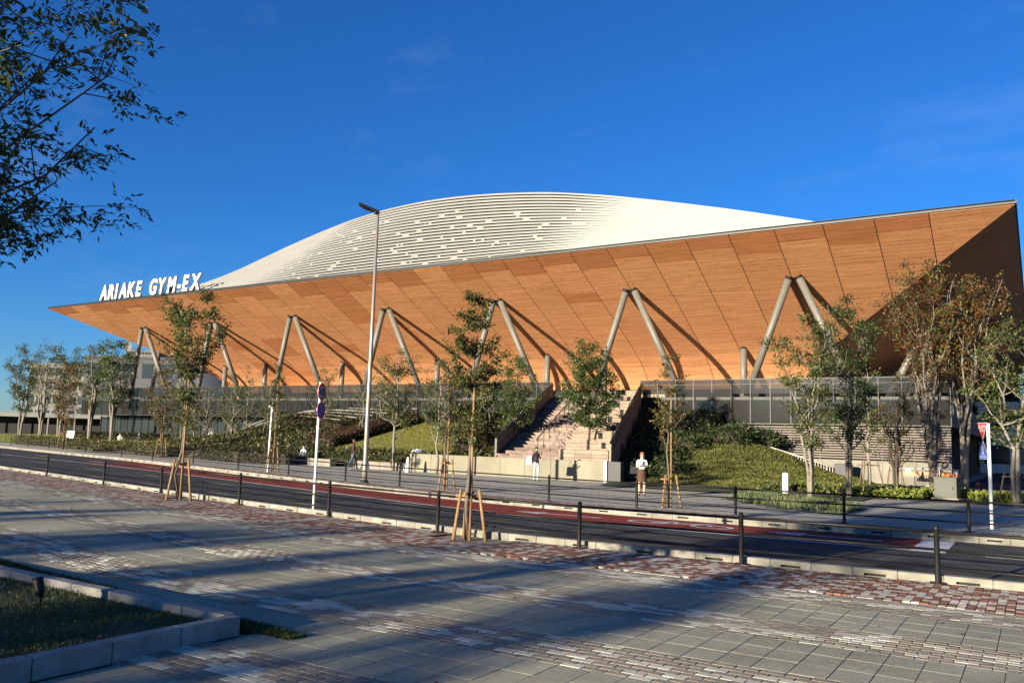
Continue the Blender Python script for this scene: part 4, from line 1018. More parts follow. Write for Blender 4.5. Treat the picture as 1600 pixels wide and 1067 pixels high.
Ln = .15*(.6+.8*rng.random(n)); o = link('ground_cover', leaf_mesh('ground_cover', np.stack([xx, yy, rng.random(n)*.30], 1), D, rng.normal(size=(n, 3))+np.array([0, 0, 1]), Ln, Ln*.55, mixc), vg); o['kind'] = 'stuff'

# ------------------------------------------------------------------ street things
lp = thing('street_lamp', 'tall slim grey street lamp with flat dark head on the far pavement', 'street lamp', (-22.8, 25.25, 0))
b = MB(); b.tube([(0, 0, 0), (0, 0, .6), (0, 0, 5.5), (0, 0, 11.1)], [.105, .098, .078, .055], 14); link('pole', b.mesh('pole', mat('pole_bronze', (.28, .24, .20), .35, .06, 4, metal=.35), True), lp)
b = MB(); b.tube([(0, 0, 0), (0, 0, .05), (0, 0, .12)], [.17, .16, .11], 14); link('base_collar', b.mesh('base_collar', M_frame, True), lp)
b = MB(); hd = Vector((-.82, -.57, 0)); c = Vector((0, 0, 11.12)); sd = Vector((.57, -.82, 0))
pts = []
P8 = []
for L_, wd, zo in ((-.06, .10, -.04), (.78, .20, .26)):
    for s_ in (-1, 1):
        for dz in (-.05, .05): P8.append(c+hd*L_+sd*(s_*wd)+Vector((0, 0, zo+dz)))
b.add(P8, [(0, 1, 3, 2), (4, 6, 7, 5), (0, 4, 5, 1), (2, 3, 7, 6), (0, 2, 6, 4), (1, 5, 7, 3)]); h_ = link('lamp_head', b.mesh('lamp_head', M_black), lp)
b = MB(); b.tube([(0, 0, 11.0), c+hd*.14+Vector((0, 0, -.03))], [.075, .07], 10); link('bracket', b.mesh('bracket', M_black, True), lp)
b = MB(); q0 = c+hd*.36+Vector((0, 0, .01)); b.add([q0-hd*.16-sd*.09+Vector((0, 0, -.055)), q0+hd*.26-sd*.11+Vector((0, 0, .085)), q0+hd*.26+sd*.11+Vector((0, 0, .085)), q0-hd*.16+sd*.09+Vector((0, 0, -.055))], [(0, 1, 2, 3)]); link('lens', b.mesh('lens', M_zinc), lp)

def disc(nrm, c, r, off, m, name, parent, r_in=0.0, n=28, th=.008):
    nv = Vector((math.cos(nrm), math.sin(nrm), 0)); sv = Vector((-nv.y, nv.x, 0)); b = MB(); vs = []
    for o_ in (off, off+th):
        for i in range(n):
            a = 2*math.pi*i/n; vs.append(Vector(c)+nv*o_+sv*(math.cos(a)*r)+Vector((0, 0, math.sin(a)*r)))
    if r_in == 0:
        b.add(vs, [tuple(range(n-1, -1, -1)), tuple(range(n, 2*n))]+[(i, (i+1) % n, n+(i+1) % n, n+i) for i in range(n)])
    else:
        for o_ in (off, off+th):
            for i in range(n):
                a = 2*math.pi*i/n; vs.append(Vector(c)+nv*o_+sv*(math.cos(a)*r_in)+Vector((0, 0, math.sin(a)*r_in)))
        fs = []
        for i in range(n):
            j = (i+1) % n; fs += [(n+i, n+j, 3*n+j, 3*n+i), (i, 2*n+i, 2*n+j, j), (i, j, n+j, n+i), (2*n+i, 3*n+i, 3*n+j, 2*n+j)]
        b.add(vs, fs)
    return link(name, b.mesh(name, m), parent)
M_sred = mat('sign_red', (.55, .025, .03), .4, .03, 4); M_sblue = mat('sign_blue', (.03, .09, .42), .4, .03, 4); M_swhite = mat('sign_white', (.36, .36, .36), .4, .03, 4); M_sink = mat('sign_ink', (.03, .04, .16), .4, .03, 4)
def sign_text(txt, size, nrm, c, off, m, parent, name='lettering', bold=.0):
    me = text_mesh(txt, size, .001, bold, 1.0); lo_, hi_ = mesh_bounds(me); me.materials.append(m)
    nv = Vector((math.cos(nrm), math.sin(nrm), 0)); sv = Vector((-nv.y, nv.x, 0)); up = Vector((0, 0, 1))
    ctr = (lo_+hi_)/2
    o = link(name, me, parent)
    M_ = Matrix((( sv.x, up.x, nv.x, 0), (sv.y, up.y, nv.y, 0), (sv.z, up.z, nv.z, 0), (0, 0, 0, 1)))
    T = Vector(c)+nv*off-sv*float(ctr[0])-up*float(ctr[1])
    M_.translation = T; o.matrix_local = M_; return o
sg = thing('traffic_sign', 'white pole with round speed limit and no-parking signs on the near kerb', 'road sign', (-14.38, 14.22, 0))
b = MB(); b.tube([(0, 0, -.05), (0, 0, 3.06)], .032, 12); b.tube([(0, 0, 3.06), (0, 0, 3.08)], [.032, .012], 12); link('pole', b.mesh('pole', M_white, True), sg)
an = R(18)
d1 = disc(an, (0, 0, 2.84), .205, .04, M_swhite, 'speed_sign', sg); disc(an, (0, 0, 2.84), .205, .049, M_sred, 'red_ring', d1, .15); sign_text('40', .22, an, (0, 0, 2.84), .055, M_sink, d1, bold=.006)
d2 = disc(an, (0, 0, 2.40), .205, .04, M_sblue, 'no_parking_sign', sg); disc(an, (0, 0, 2.40), .205, .049, M_sred, 'red_ring', d2, .16)
nv = Vector((math.cos(an), math.sin(an), 0)); sv = Vector((-nv.y, nv.x, 0)); b = MB()
u1 = (sv*.7071+Vector((0, 0, -.7071))); u2 = (sv*.7071+Vector((0, 0, .7071)))
b.add([Vector((0, 0, 2.40))+nv*.056+u1*a*.17+u2*c_*.02 for a, c_ in ((-1, -1), (1, -1), (1, 1), (-1, 1))], [(0, 1, 2, 3)]); link('red_slash', b.mesh('red_slash', M_sred), d2)
s2 = thing('traffic_sign', 'white pole with red triangular stop sign above a blue crossing sign', 'road sign', (-1.05, 24.25, 0))
b = MB(); b.tube([(0, 0, -.05), (0, 0, 2.62)], .042, 12); link('pole', b.mesh('pole', M_white, True), s2)
an = R(-148); nv = Vector((math.cos(an), math.sin(an), 0)); sv = Vector((-nv.y, nv.x, 0))
def plate(name, pts, off, m, parent, th=.008):
    b = MB(); n = len(pts); vs = [Vector((0, 0, 0))+nv*o_+sv*p+Vector((0, 0, q)) for o_ in (off, off+th) for p, q in pts]
    b.add(vs, [tuple(range(n-1, -1, -1)), tuple(range(n, 2*n))]+[(i, (i+1) % n, n+(i+1) % n, n+i) for i in range(n)]); return link(name, b.mesh(name, m), parent)
cx = -.16
st = plate('stop_sign', [(cx-.225, 2.64), (cx, 2.20), (cx+.225, 2.64)], .05, M_swhite, s2); plate('red_field', [(cx-.200, 2.625), (cx, 2.235), (cx+.200, 2.625)], .059, M_sred, st)
sign_text('止まれ', .11, an, tuple(sv*cx+Vector((0, 0, 2.545))), .070, M_swhite, st, bold=.004); sign_text('STOP', .085, an, tuple(sv*cx+Vector((0, 0, 2.44))), .070, M_swhite, st, bold=.003)
bl = plate('crossing_sign', [(cx-.19, 1.72), (cx+.19, 1.72), (cx+.19, 1.86), (cx, 2.19), (cx-.19, 1.86)], .05, M_swhite, s2); plate('blue_field', [(cx-.172, 1.74), (cx+.172, 1.74), (cx+.172, 1.855), (cx, 2.15), (cx-.172, 1.855)], .059, M_sblue, bl)
for k in range(5): plate('crossing_bar', [(cx-.13+k*.06, 1.765), (cx-.10+k*.06, 1.765), (cx-.10+k*.06, 1.80), (cx-.13+k*.06, 1.80)], .068, M_swhite, bl)
plate('walking_figure', [(cx-.055, 1.82), (cx-.03, 1.82), (cx+.005, 1.90), (cx+.045, 1.82), (cx+.07, 1.82), (cx+.03, 1.94), (cx+.06, 1.96), (cx+.03, 2.0), (cx+.025, 2.06), (cx-.02, 2.06), (cx-.045, 1.96), (cx-.02, 1.94)], .068, M_swhite, bl)
tp = thing('sensor_pole', 'thin white pole with small sensor boxes on the far pavement', 'pole', (-31.4, 27.9, 0))
b = MB(); b.tube([(0, 0, 0), (.02, 0, 3.35)], [.05, .042], 10); link('pole', b.mesh('pole', M_white, True), tp)
for z_, dx in ((3.3, .08), (2.95, .10), (2.45, .07), (3.15, -.09)): b = MB(); b.bevbox((dx, -.02, z_), (.12, .10, .12), .01); link('sensor_box', b.mesh('sensor_box', M_swhite), tp)
bo = thing('bollard_light', 'short bright white bollard beside the grass strip', 'bollard', (-8.78, 35.0, 0))
b = MB(); b.tube([(0, 0, 0), (0, 0, .78), (0, 0, .86), (0, 0, .88)], [.14, .125, .11, .06], 16); link('bollard_body', b.mesh('bollard_body', M_white, True), bo)
b = MB(); b.tube([(0, 0, 0), (0, 0, .03)], .19, 16); link('base_plate', b.mesh('base_plate', M_conc, True), bo)
bo = thing('bollard_light', 'slim white tapered marker beside the information plate', 'bollard', (-28.75, 35.2, 0))
b = MB(); b.tube([(0, 0, 0), (0, 0, .75), (0, 0, .82)], [.15, .06, .03], 12); link('marker_body', b.mesh('marker_body', M_white, True), bo)
ip = thing('information_plate', 'small tilted white information plate on the left end of the plinth wall', 'sign', (-29.2, 36.5, .99))
b = MB(); b.tube([(0, 0, 0), (0, 0, .14)], .03, 8); link('stem', b.mesh('stem', M_frame, True), ip)
b = MB(); b.add([(-.32, -.12, .10), (.32, -.12, .10), (.32, .12, .26), (-.32, .12, .26), (-.32, -.12, .08), (.32, -.12, .08), (.32, .12, .24), (-.32, .12, .24)], [(0, 1, 2, 3), (7, 6, 5, 4), (0, 4, 5, 1), (1, 5, 6, 2), (2, 6, 7, 3), (3, 7, 4, 0)]); link('plate', b.mesh('plate', M_white), ip)
ub = thing('utility_cabinet', 'grey-green metal utility cabinet among yellow-green plants', 'cabinet', (-3.1, 37.3, 0), rz=R(-14))
b = MB(); b.bevbox((0, 0, .05), (1.0, .62, .14), .01); link('plinth', b.mesh('plinth', M_conc), ub)
b = MB(); b.bevbox((0, 0, .50), (.84, .46, .78), .012); link('cabinet_body', b.mesh('cabinet_body', M_box), ub)
b = MB(); b.bevbox((0, 0, .91), (.90, .52, .05), .012); link('cabinet_roof', b.mesh('cabinet_roof', M_box), ub)
b = MB(); b.bevbox((0, -.235, .50), (.70, .02, .66), .004); dr = link('door', b.mesh('door', M_box), ub); b = MB(); b.box((.28, -.255, .5), (.03, .03, .12)); link('handle', b.mesh('handle', M_black), dr)
# crowd barriers
M_org = mat('orange_band', (.62, .20, .05), .5, .06, 5)
def barrier(label, loc, rz):
    o = thing('crowd_barrier', label, 'barrier', loc, 'steel barriers by the concrete wall', rz)
    b = MB(); b.tube([(-.95, 0, .10), (-.95, 0, .95), (-.88, 0, 1.0), (.88, 0, 1.0), (.95, 0, .95), (.95, 0, .10), (-.95, 0, .10)], .022, 8); link('frame', b.mesh('frame', M_steel, True), o)
    for k in range(15): b = MB(); x = -.84+k*.12; b.tube([(x, 0, .12), (x, 0, .98)], .011, 6); link('bar', b.mesh('bar', M_steel, True), o)
    b = MB(); b.bevbox((0, -.03, .72), (1.7, .012, .20), .004); link('orange_board', b.mesh('orange_board', M_org), o)
    for s_ in (-1, 1): b = MB(); b.bevbox((s_*.6, -.045, .86), (.26, .01, .16), .003); link('white_tag', b.mesh('white_tag', M_white), o)
    for s_ in (-1, 1): b = MB(); b.tube([(s_*.7, -.3, .03), (s_*.7, .3, .03)], .02, 6); b.tube([(s_*.7, 0, .03), (s_*.7, 0, .12)], .02, 6); link('foot', b.mesh('foot', M_steel, True), o)
barrier('steel crowd barrier with an orange band standing by the concrete wall', (-5.5, 50.7, 0), R(-6))
barrier('second steel barrier half hidden behind the orange-banded one, nearer the big tree', (-4.35, 51.6, 0), R(-25))
# pale ramp railing
rl = thing('ramp_railing', 'pale beige railing sloping down in front of the louvred wall', 'railing', (-12.4, 50.9, 0))
n = 26
for i in range(n+1):
    t = i/n; x = -14.3+4.2*t; zt_, zb = 2.12-1.22*t, 1.35-1.15*t; b = MB(); b.tube([(x, 50.95, zb), (x, 50.95, zt_)], .028 if i % 6 else .05, 6); b.build('baluster', M_deck, rl, True)
for a, c_ in (((2.12, .90)), (1.42, .26)): b = MB(); b.tube([(-14.3, 50.95, a), (-10.1, 50.95, c_)], .05, 8); b.build('rail', M_deck, rl, True)
b = MB(); b.prism([(-14.3, -.2), (-10.0, -.2), (-10.0, .20), (-14.3, 1.32)], 'y', 51.05, 52.3); b.build('ramp_wall', M_conc, rl)
b = MB(); b.bevbox((-9.6, 51.5, .55), (.9, .7, 1.1), .02); tag(b.build('ventilation_box', mat('vent_dark', (.05, .05, .055), .6)), 'dark box against the concrete wall behind a three-stake tree', 'box')
ptj = MB(); ptj.tube([(0, 0, 0), (0, 0, .02), (0, 0, .04), (0, 0, .34), (0, 0, .36)], [.18, .18, .10, .035, .02], 12)
ob = thing('traffic_cone', 'orange cone lying by the dark underpass at right', 'cone', (-3.0, 55.3, .12)); me = ptj.mesh('cone_body', M_org, True); o = link('cone_body', me, ob); o.rotation_euler = (R(80), 0, R(40))

# ------------------------------------------------------------------ people
def person(label, loc, face, h=1.6, top=(.02, .02, .02), bottom=(.3, .35, .42), shoes=(.02, .02, .02), hair=(.03, .02, .015), skirt=None, pose='stand', legs_skin=False, sleeve=True, long_hair=False, group=None):
    s_ = h/1.7
    mtop = mat('cloth_top', top, .85, .1, 12); mbot = mat('cloth_bottom', bottom, .85, .1, 12); msh = mat('shoe', shoes, .6, .1, 8); mh = mat('hair', hair, .5, .2, 30)
    o = thing('person', label, 'person', loc, group, face)
    J = {}; E_ = []
    def j(n, p, r): J[n] = (Vector(p)*s_, (r[0]*s_, r[1]*s_) if isinstance(r, tuple) else (r*s_, r*s_))
    hipz = .90 if pose != 'sit' else .47
    dz = hipz-.90
    j('pelvis', (0, 0, hipz), (.145, .105)); j('waist', (0, 0, 1.07+dz), (.125, .095)); j('chest', (0, .005, 1.27+dz), (.150, .11)); j('neckb', (0, .01, 1.42+dz), (.075, .065)); j('neck', (0, 0, 1.47+dz), .048)
    hd = {'phone': -.05, 'walk': -.01}.get(pose, 0)
    j('head', (0, hd*.5-.012, 1.56+dz), (.072, .082)); j('crown', (0, hd-.004, 1.645+dz), (.070, .080))
    E_ += [('pelvis', 'waist', 1), ('waist', 'chest', 1), ('chest', 'neckb', 1), ('neckb', 'neck', 0), ('neck', 'head', 0), ('head', 'crown', 0)]
    for sd_, nm in ((-1, 'L'), (1, 'R')):
        st_ = {'walk': .20*sd_, 'phone': .04*sd_}.get(pose, .03*sd_)
        j('sh'+nm, (sd_*.165, .01, 1.385+dz), .058)
        if pose == 'phone': j('el'+nm, (sd_*.20, -.02, 1.13+dz), .040); j('wr'+nm, (sd_*.085, -.23, 1.22+dz), .027); j('ha'+nm, (sd_*.05, -.29, 1.25+dz), .030)
        elif pose == 'sit': j('el'+nm, (sd_*.21, -.05, 1.13+dz), .040); j('wr'+nm, (sd_*.14, -.24, 1.02+dz), .027); j('ha'+nm, (sd_*.11, -.31, 1.0+dz), .030)
        elif pose == 'bag' and sd_ > 0: j('el'+nm, (sd_*.22, .02, 1.14+dz), .040); j('wr'+nm, (sd_*.16, -.16, 1.24+dz), .027); j('ha'+nm, (sd_*.12, -.20, 1.31+dz), .030)
        else: j('el'+nm, (sd_*.215, .02-st_*.5, 1.12+dz), .040); j('wr'+nm, (sd_*.225, -.04-st_*.9, .90+dz), .027); j('ha'+nm, (sd_*.225, -.06-st_, .82+dz), .032)
        E_ += [('chest', 'sh'+nm, 1), ('sh'+nm, 'el'+nm, 1), ('el'+nm, 'wr'+nm, 1 if sleeve else 0), ('wr'+nm, 'ha'+nm, 0)]
        if pose == 'sit':
            j('hp'+nm, (sd_*.09, -.02, hipz-.03), .088); j('kn'+nm, (sd_*.10, -.43, hipz), .060); j('an'+nm, (sd_*.10, -.46, .09), .040); j('to'+nm, (sd_*.11, -.62, .04), .034)
        else:
            j('hp'+nm, (sd_*.085, 0, .84), .090); j('kn'+nm, (sd_*.09, -.02-st_*.9, .48), .060); j('an'+nm, (sd_*.09, .03-st_*(1.5 if st_*sd_ > .1 else 1.2), .09), .040); j('to'+nm, (sd_*.10, -.12-st_*1.2, .04), .036)
        lm = 0 if legs_skin else 2
        E_ += [('pelvis', 'hp'+nm, 2), ('hp'+nm, 'kn'+nm, lm), ('kn'+nm, 'an'+nm, lm), ('an'+nm, 'to'+nm, 3)]
    names = list(J); me = bpy.data.meshes.new('b'); me.from_pydata([J[n][0] for n in names], [(names.index(a), names.index(b_)) for a, b_, _ in E_], [])
    ob_ = bpy.data.objects.new('b', me); COL.objects.link(ob_)
    sk = ob_.modifiers.new('s', 'SKIN'); sk.use_smooth_shade = True
    for i, n in enumerate(names): me.skin_vertices[0].data[i].radius = J[n][1]; me.skin_vertices[0].data[i].use_root = (n == 'pelvis')
    sb = ob_.modifiers.new('u', 'SUBSURF'); sb.levels = 2; sb.render_levels = 2
    dg = bpy.context.evaluated_depsgraph_get(); bm_ = bpy.data.meshes.new_from_object(ob_.evaluated_get(dg)); bpy.data.objects.remove(ob_)
    vs = [tuple(v.co) for v in bm_.vertices]; fs = [tuple(p.vertices) for p in bm_.polygons]; mi = []
    seg = [(J[a][0], J[b_][0], m_, max(J[a][1])+.0) for a, b_, m_ in E_]
    for f in fs:
        c = sum((Vector(vs[i]) for i in f), Vector())/len(f); best = (9, 0)
        for a, b_, m_, r_ in seg:
            d = b_-a; t = max(0, min(1, (c-a).dot(d)/d.dot(d))); q = (c-(a+d*t)).length-r_
            if q < best[0]: best = (q, m_)
        mi.append(best[1])
    B = MB(); B.v = vs; B.f = fs; B.m = mi; B.rn = [0.0]*len(fs)
    for nm, sd_ in (('L', -1), ('R', 1)):
        a = J['ha'+nm][0]; d = (a-J['wr'+nm][0]).normalized(); sv_ = d.cross(Vector((0, 0, 1)));
        sv_ = sv_.normalized() if sv_.length > .1 else Vector((1, 0, 0))
        for q in range(4): p = a+sv_*((q-1.5)*.018*s_)+d*.01*s_; B.tube([p, p+d*.045*s_, p+d*(.075-.006*abs(q-1.2))*s_-Vector((0, 0, .015*s_))], [.0085*s_, .008*s_, .006*s_], 6, 0)
        p = a+sv_*(-.028*s_)*sd_-d*.02*s_; B.tube([p, p+d*.03*s_-sv_*.018*s_*sd_, p+d*.055*s_-sv_*.02*s_*sd_], [.010*s_, .009*s_, .007*s_], 6, 0)
    hc = J['head'][0]
    B.tube([hc+Vector((0, -.075*s_, .012*s_)), hc+Vector((0, -.100*s_, -.012*s_))], [.009*s_, .014*s_], 6, 0)
    for sx in (-1, 1): B.tube([hc+Vector((sx*.068*s_, 0, .01*s_)), hc+Vector((sx*.084*s_, .01*s_, .012*s_))], [.022*s_, .018*s_], 8, 0)
    bo_ = link('body', B.mesh('body', [M_skin, mtop, mbot, msh], True), o)
    E2 = MB()
    for sx in (-1, 1): E2.box(hc+Vector((sx*.028*s_, -.080*s_, .028*s_)), (.020*s_, .012*s_, .010*s_))
    E2.box(hc+Vector((0, -.078*s_, -.045*s_)), (.040*s_, .012*s_, .008*s_)); link('face_features', E2.mesh('face_features', mh), bo_)
    hb = MB(); vs = []; c = J['crown'][0]+Vector((0, .012*s_, -.03*s_)); nn = 14
    for k in range(7):
        ph = -.5+k/6*(math.pi/2+.5)
        for i in range(nn):
            a = 2*math.pi*i/nn; r_ = .098*s_*math.cos(ph); fr = math.sin(a)
            z = math.sin(ph)*.105*s_
            if ph < 0 and fr < -.1: z = .02*s_
            if ph < 0 and fr > -.2 and long_hair: z *= 3.4
            vs.append(c+Vector((math.cos(a)*r_*.92, math.sin(a)*r_, z)))
    hb.add(vs, [(k*nn+i, k*nn+(i+1) % nn, (k+1)*nn+(i+1) % nn, (k+1)*nn+i) for k in range(6) for i in range(nn)]); link('hair', hb.mesh('hair', mh, True), o)
    if skirt:
        kb = MB(); vs = []; nn = 20; mk = mat('skirt', skirt, .85, .12, 10)
        for z, r_ in ((1.06, .132), (.96, .158), (.82, .175), (.66, .190), (.56, .205)):
            for i in range(nn): a = 2*math.pi*i/nn; rr = r_*(1+(.03 if i % 2 else -.03)*(1.06-z)*2); vs.append((math.cos(a)*rr*s_, math.sin(a)*rr*.82*s_, z*s_))
        kb.add(vs, [(k*nn+i, k*nn+(i+1) % nn, (k+1)*nn+(i+1) % nn, (k+1)*nn+i) for k in range(4) for i in range(nn)]); link('skirt', kb.mesh('skirt', mk, True), o)
    return o
person('woman in white blouse and brown skirt looking at her phone', (-12.1, 28.05, 0), R(35), 1.56, top=(.72, .70, .66), skirt=(.075, .035, .022), legs_skin=True, hair=(.30, .16, .075), pose='phone', long_hair=True)
def bag(name, label, c, d, rz, col_):
    o = thing(name, label, 'bag', c, None, rz); m = mat('bag_cloth', col_, .8, .08, 10)
    b = MB(); x, y, z = d
    b.add([(-x*.42, -y*.3, z), (x*.42, -y*.3, z), (x*.42, y*.3, z), (-x*.42, y*.3, z), (-x*.5, -y*.5, .02), (x*.5, -y*.5, .02), (x*.5, y*.5, .02), (-x*.5, y*.5, .02), (-x*.45, -y*.4, 0), (x*.45, -y*.4, 0), (x*.45, y*.4, 0), (-x*.45, y*.4, 0)],
          [(0, 1, 5, 4), (1, 2, 6, 5), (2, 3, 7, 6), (3, 0, 4, 7), (4, 5, 9, 8), (5, 6, 10, 9), (6, 7, 11, 10), (7, 4, 8, 11), (3, 2, 1, 0), (8, 9, 10, 11)]); link('bag_body', b.mesh('bag_body', m), o)
    b = MB(); b.tube([(-x*.25, 0, z-.02), (-x*.2, 0, z+.18), (0, 0, z+.30), (x*.2, 0, z+.18), (x*.25, 0, z-.02)], .012, 6); link('strap', b.mesh('strap', m, True), o); return o
bag('shoulder_bag', 'black shoulder bag at the side of the white-bloused woman', (-12.38, 28.02, .78), (.32, .16, .26), R(20), (.015, .015, .017))
b = MB(); b.bevbox((0, 0, 0), (.075, .010, .15), .004); ph_ = tag(link('phone', b.mesh('phone', M_black)), 'dark phone in the hands of the white-bloused woman', 'phone'); ph_.location = (-11.93, 27.80, 1.18); ph_.rotation_euler = (R(35), 0, R(35))
person('person in black top and pale trousers carrying a pink bag', (-19.84, 33.7, 0), R(55), 1.58, top=(.018, .018, .02), bottom=(.55, .58, .62), shoes=(.02, .02, .02), hair=(.012, .011, .011), pose='bag', sleeve=True)
bag('tote_bag', 'pink tote bag hanging beside the person in black', (-20.12, 33.62, .74), (.42, .16, .42), R(20), (.66, .33, .42))
person('person in dark brown jacket and jeans walking by the tall lamp', (-31.5, 33.9, 0), R(150), 1.70, top=(.050, .024, .016), bottom=(.045, .07, .12), shoes=(.62, .62, .60), hair=(.05, .024, .014), pose='walk')
person('person in pale blue and white jacket half behind the tall lamp', (-30.75, 34.05, 0), R(160), 1.66, top=(.30, .40, .55), bottom=(.045, .06, .10), shoes=(.6, .6, .6), hair=(.40, .36, .32), pose='walk')
person('person in white seated on the bench block by dark planting', (-38.9, 37.35, 0), R(10), 1.62, top=(.75, .73, .70), bottom=(.03, .03, .035), hair=(.02, .018, .016), pose='sit')
lx, ly = -76.5, 49.0
person('person in white shirt sitting on the far left lawn', (lx, ly, float(hL(lx, ly))-.28), R(60), 1.65, top=(.74, .72, .70), bottom=(.03, .03, .04), pose='sit')
person('person in dark clothes sitting on the lawn beside one in white', (lx+1.6, ly+1.0, float(hL(lx, ly))-.28), R(20), 1.65, top=(.03, .035, .05), bottom=(.03, .03, .04), hair=(.5, .46, .42), pose='sit')

# ------------------------------------------------------------------ far background
def block(name, label, cat, c, d, rz, m, rows=0, cols_=0, glassm=None, roof=True):
    o = thing(name, label, cat, (c[0], c[1], 0), None, rz)
    b = MB(); b.bevbox((0, 0, d[2]/2), d, .05); link('wall', b.mesh('wall', m), o)
    if roof: b = MB(); b.bevbox((0, 0, d[2]+.25), (d[0]+.5, d[1]+.5, .5), .05); link('parapet', b.mesh('parapet', m), o)
    if rows:
        wm = MB(); ww, wh = d[0]/cols_*.7, d[2]/rows*.55; wm.box((0, 0, 0), (ww, .12, wh)); wm = wm.mesh('window', glassm or M_glassd)
        for i in range(rows):
            for k in range(cols_): link('window', wm, o, (-d[0]/2+d[0]*(k+.5)/cols_, -d[1]/2-.03, d[2]*(i+.55)/rows))
    return o
M_bgg = mat('far_wall_grey', (.035, .038, .045), .7, .06, .1); M_bgl = mat('far_wall_pale', (.12, .118, .11), .7, .06, .1); M_bgb = mat('far_wall_blue', (.030, .037, .052), .6, .05, .1)
gz = R(-32.4)*-1
B1 = block('office_building', 'dark grey block with a dish antenna beyond the deck at left', 'building', (-162.5, 113, 0), (24, 20, 16.6), R(28), M_bgg, 3, 6)
b = MB(); vs = []; n = 22
for z in (0, 13.6, 13.6):
    for i in range(n): a = 2*math.pi*i/n; r_ = 10 if z < 13 or len(vs) < 2*n else 9.5; vs.append((math.cos(a)*r_+13, math.sin(a)*r_-2, z+(0 if len(vs) < 2*n else .4)))
b.add(vs, [(k*n+i, k*n+(i+1) % n, (k+1)*n+(i+1) % n, (k+1)*n+i) for k in range(2) for i in range(n)]+[tuple(2*n+i for i in range(n))]); link('drum', b.mesh('drum', M_bgb, True), B1)
b = MB(); b.tube([(-4, -8, 16.9), (-4, -8, 18.6)], .12, 6); link('antenna_mast', b.mesh('antenna_mast', M_frame, True), B1)
b = MB(); vs = []
for k in range(4):
    for i in range(14): a = 2*math.pi*i/14; r_ = 1.15*k/3; vs.append((-4+math.cos(a)*r_*.8+.2, -8.2+(k/3)**2*-.45, 19.4+math.sin(a)*r_))
b.add(vs, [(k*14+i, k*14+(i+1) % 14, (k+1)*14+(i+1) % 14, (k+1)*14+i) for k in range(3) for i in range(14)]); link('dish', b.mesh('dish', M_bgl, True), B1)
block('office_building', 'pale building with a window grid behind the far left trees', 'building', (-183, 108, 0), (17, 16, 15.4), R(28), M_bgl, 5, 9)
block('apartment_tower', 'distant pale apartment tower rising behind the grey block', 'building', (-540, 364, 0), (24, 18, 58), R(30), M_bgl, 16, 12)
block('office_building', 'white low building glimpsed past the right end of the gymnasium', 'building', (3.0, 112, 0), (17, 14, 7.2), R(0), M_white, 2, 5)
block('soffit_shade_block', 'added dark brown block standing in for shaded soffit behind the right end of the gymnasium', 'building', (-8.6, 152, 0), (13, 10, 17.5), R(0), mat('soffit_shade_dark', (.012, .010, .009), .9), 3, 4)  # added block whose near-black colour stands in for the shaded end soffit
kb = thing('kiosk_canopy', 'long white flat canopy with dark space below at the far left', 'canopy', (-128, 72, 0), None, R(32))
b = MB(); b.bevbox((0, 0, 3.7), (34, 8, .7), .05); link('canopy_roof', b.mesh('canopy_roof', M_bgl), kb)
b = MB(); b.bevbox((0, 2, 1.7), (33, 4, 3.3), .05); link('canopy_shade_block', b.mesh('canopy_shade_block', M_dark), kb)  # near-black block standing in for the shade under the canopy
for k in range(9): b = MB(); b.box((-16+4*k, -3.6, 1.7), (.2, .2, 3.4)); link('canopy_post', b.mesh('canopy_post', M_bgl), kb)
bs = thing('sandwich_board', 'small white and yellow sandwich board on the far left lawn', 'sign', (-86.5, 49.8, float(hL(-86.5, 49.8))), None, R(30))
b = MB(); b.prism([(-.25, 0), (.25, 0), (.03, 1.3), (-.03, 1.3)], 'x', -.4, .4); link('board', b.mesh('board', mat('board_cream', (.72, .70, .42), .6)), bs)
b = MB(); b.add([(-.32, -.225, .25), (.32, -.225, .25), (.32, -.07, 1.15), (-.32, -.07, 1.15)], [(0, 1, 2, 3)]); link('poster', b.mesh('poster', M_white), bs)
cyc = thing('bicycle_sign', 'dark sign with a white bicycle symbol in front of the glazed lobby', 'sign', (-60.5, 47.2, .2), None, R(28))
b = MB(); b.bevbox((0, 0, 1.0), (.55, .08, 2.0), .01); link('board', b.mesh('board', M_black), cyc)
b = MB()
for cx_ in (-.13, .13):
    vs = []
    for i in range(16): a = 2*math.pi*i/16; vs += [(cx_+math.cos(a)*.07, -.046, 1.45+math.sin(a)*.07), (cx_+math.cos(a)*.11, -.046, 1.45+math.sin(a)*.11)]
    b.add(vs, [(2*i, 2*i+1, 2*((i+1) % 16)+1, 2*((i+1) % 16)) for i in range(16)])
for p, q in (((-.13, 1.45), (-.04, 1.62)), ((-.04, 1.62), (.10, 1.62)), ((.13, 1.45), (.06, 1.70)), ((0, 1.45), (.10, 1.62)), ((-.13, 1.45), (0, 1.45))): b.tube([(p[0], -.047, p[1]), (q[0], -.047, q[1])], .014, 4)
link('bicycle_symbol', b.mesh('bicycle_symbol', M_white), cyc)

# asphalt roads widened to cut bounce light, and an added hall beyond the right end
b = MB(); b.add([(-3.9, 52.6, .006), (60, 52.6, .006), (60, 168, .006), (-3.9, 168, .006)], [(0, 1, 2, 3)]); tag(b.build('service_road', M_asph), kind='structure')
b = MB(); b.add([(2.0, 23.3, .006), (60, 24.0, .006), (60, 52.6, .006), (2.0, 52.6, .006)], [(0, 1, 2, 3)]); tag(b.build('side_road', M_asph), kind='structure')
block('office_building', 'unseen dark grey hall added to block sky light right of the gymnasium', 'building', (38, 104, 0), (26, 92, 21), R(0), M_bgg, 4, 6)  # out of view, added to keep sky light off the end soffit
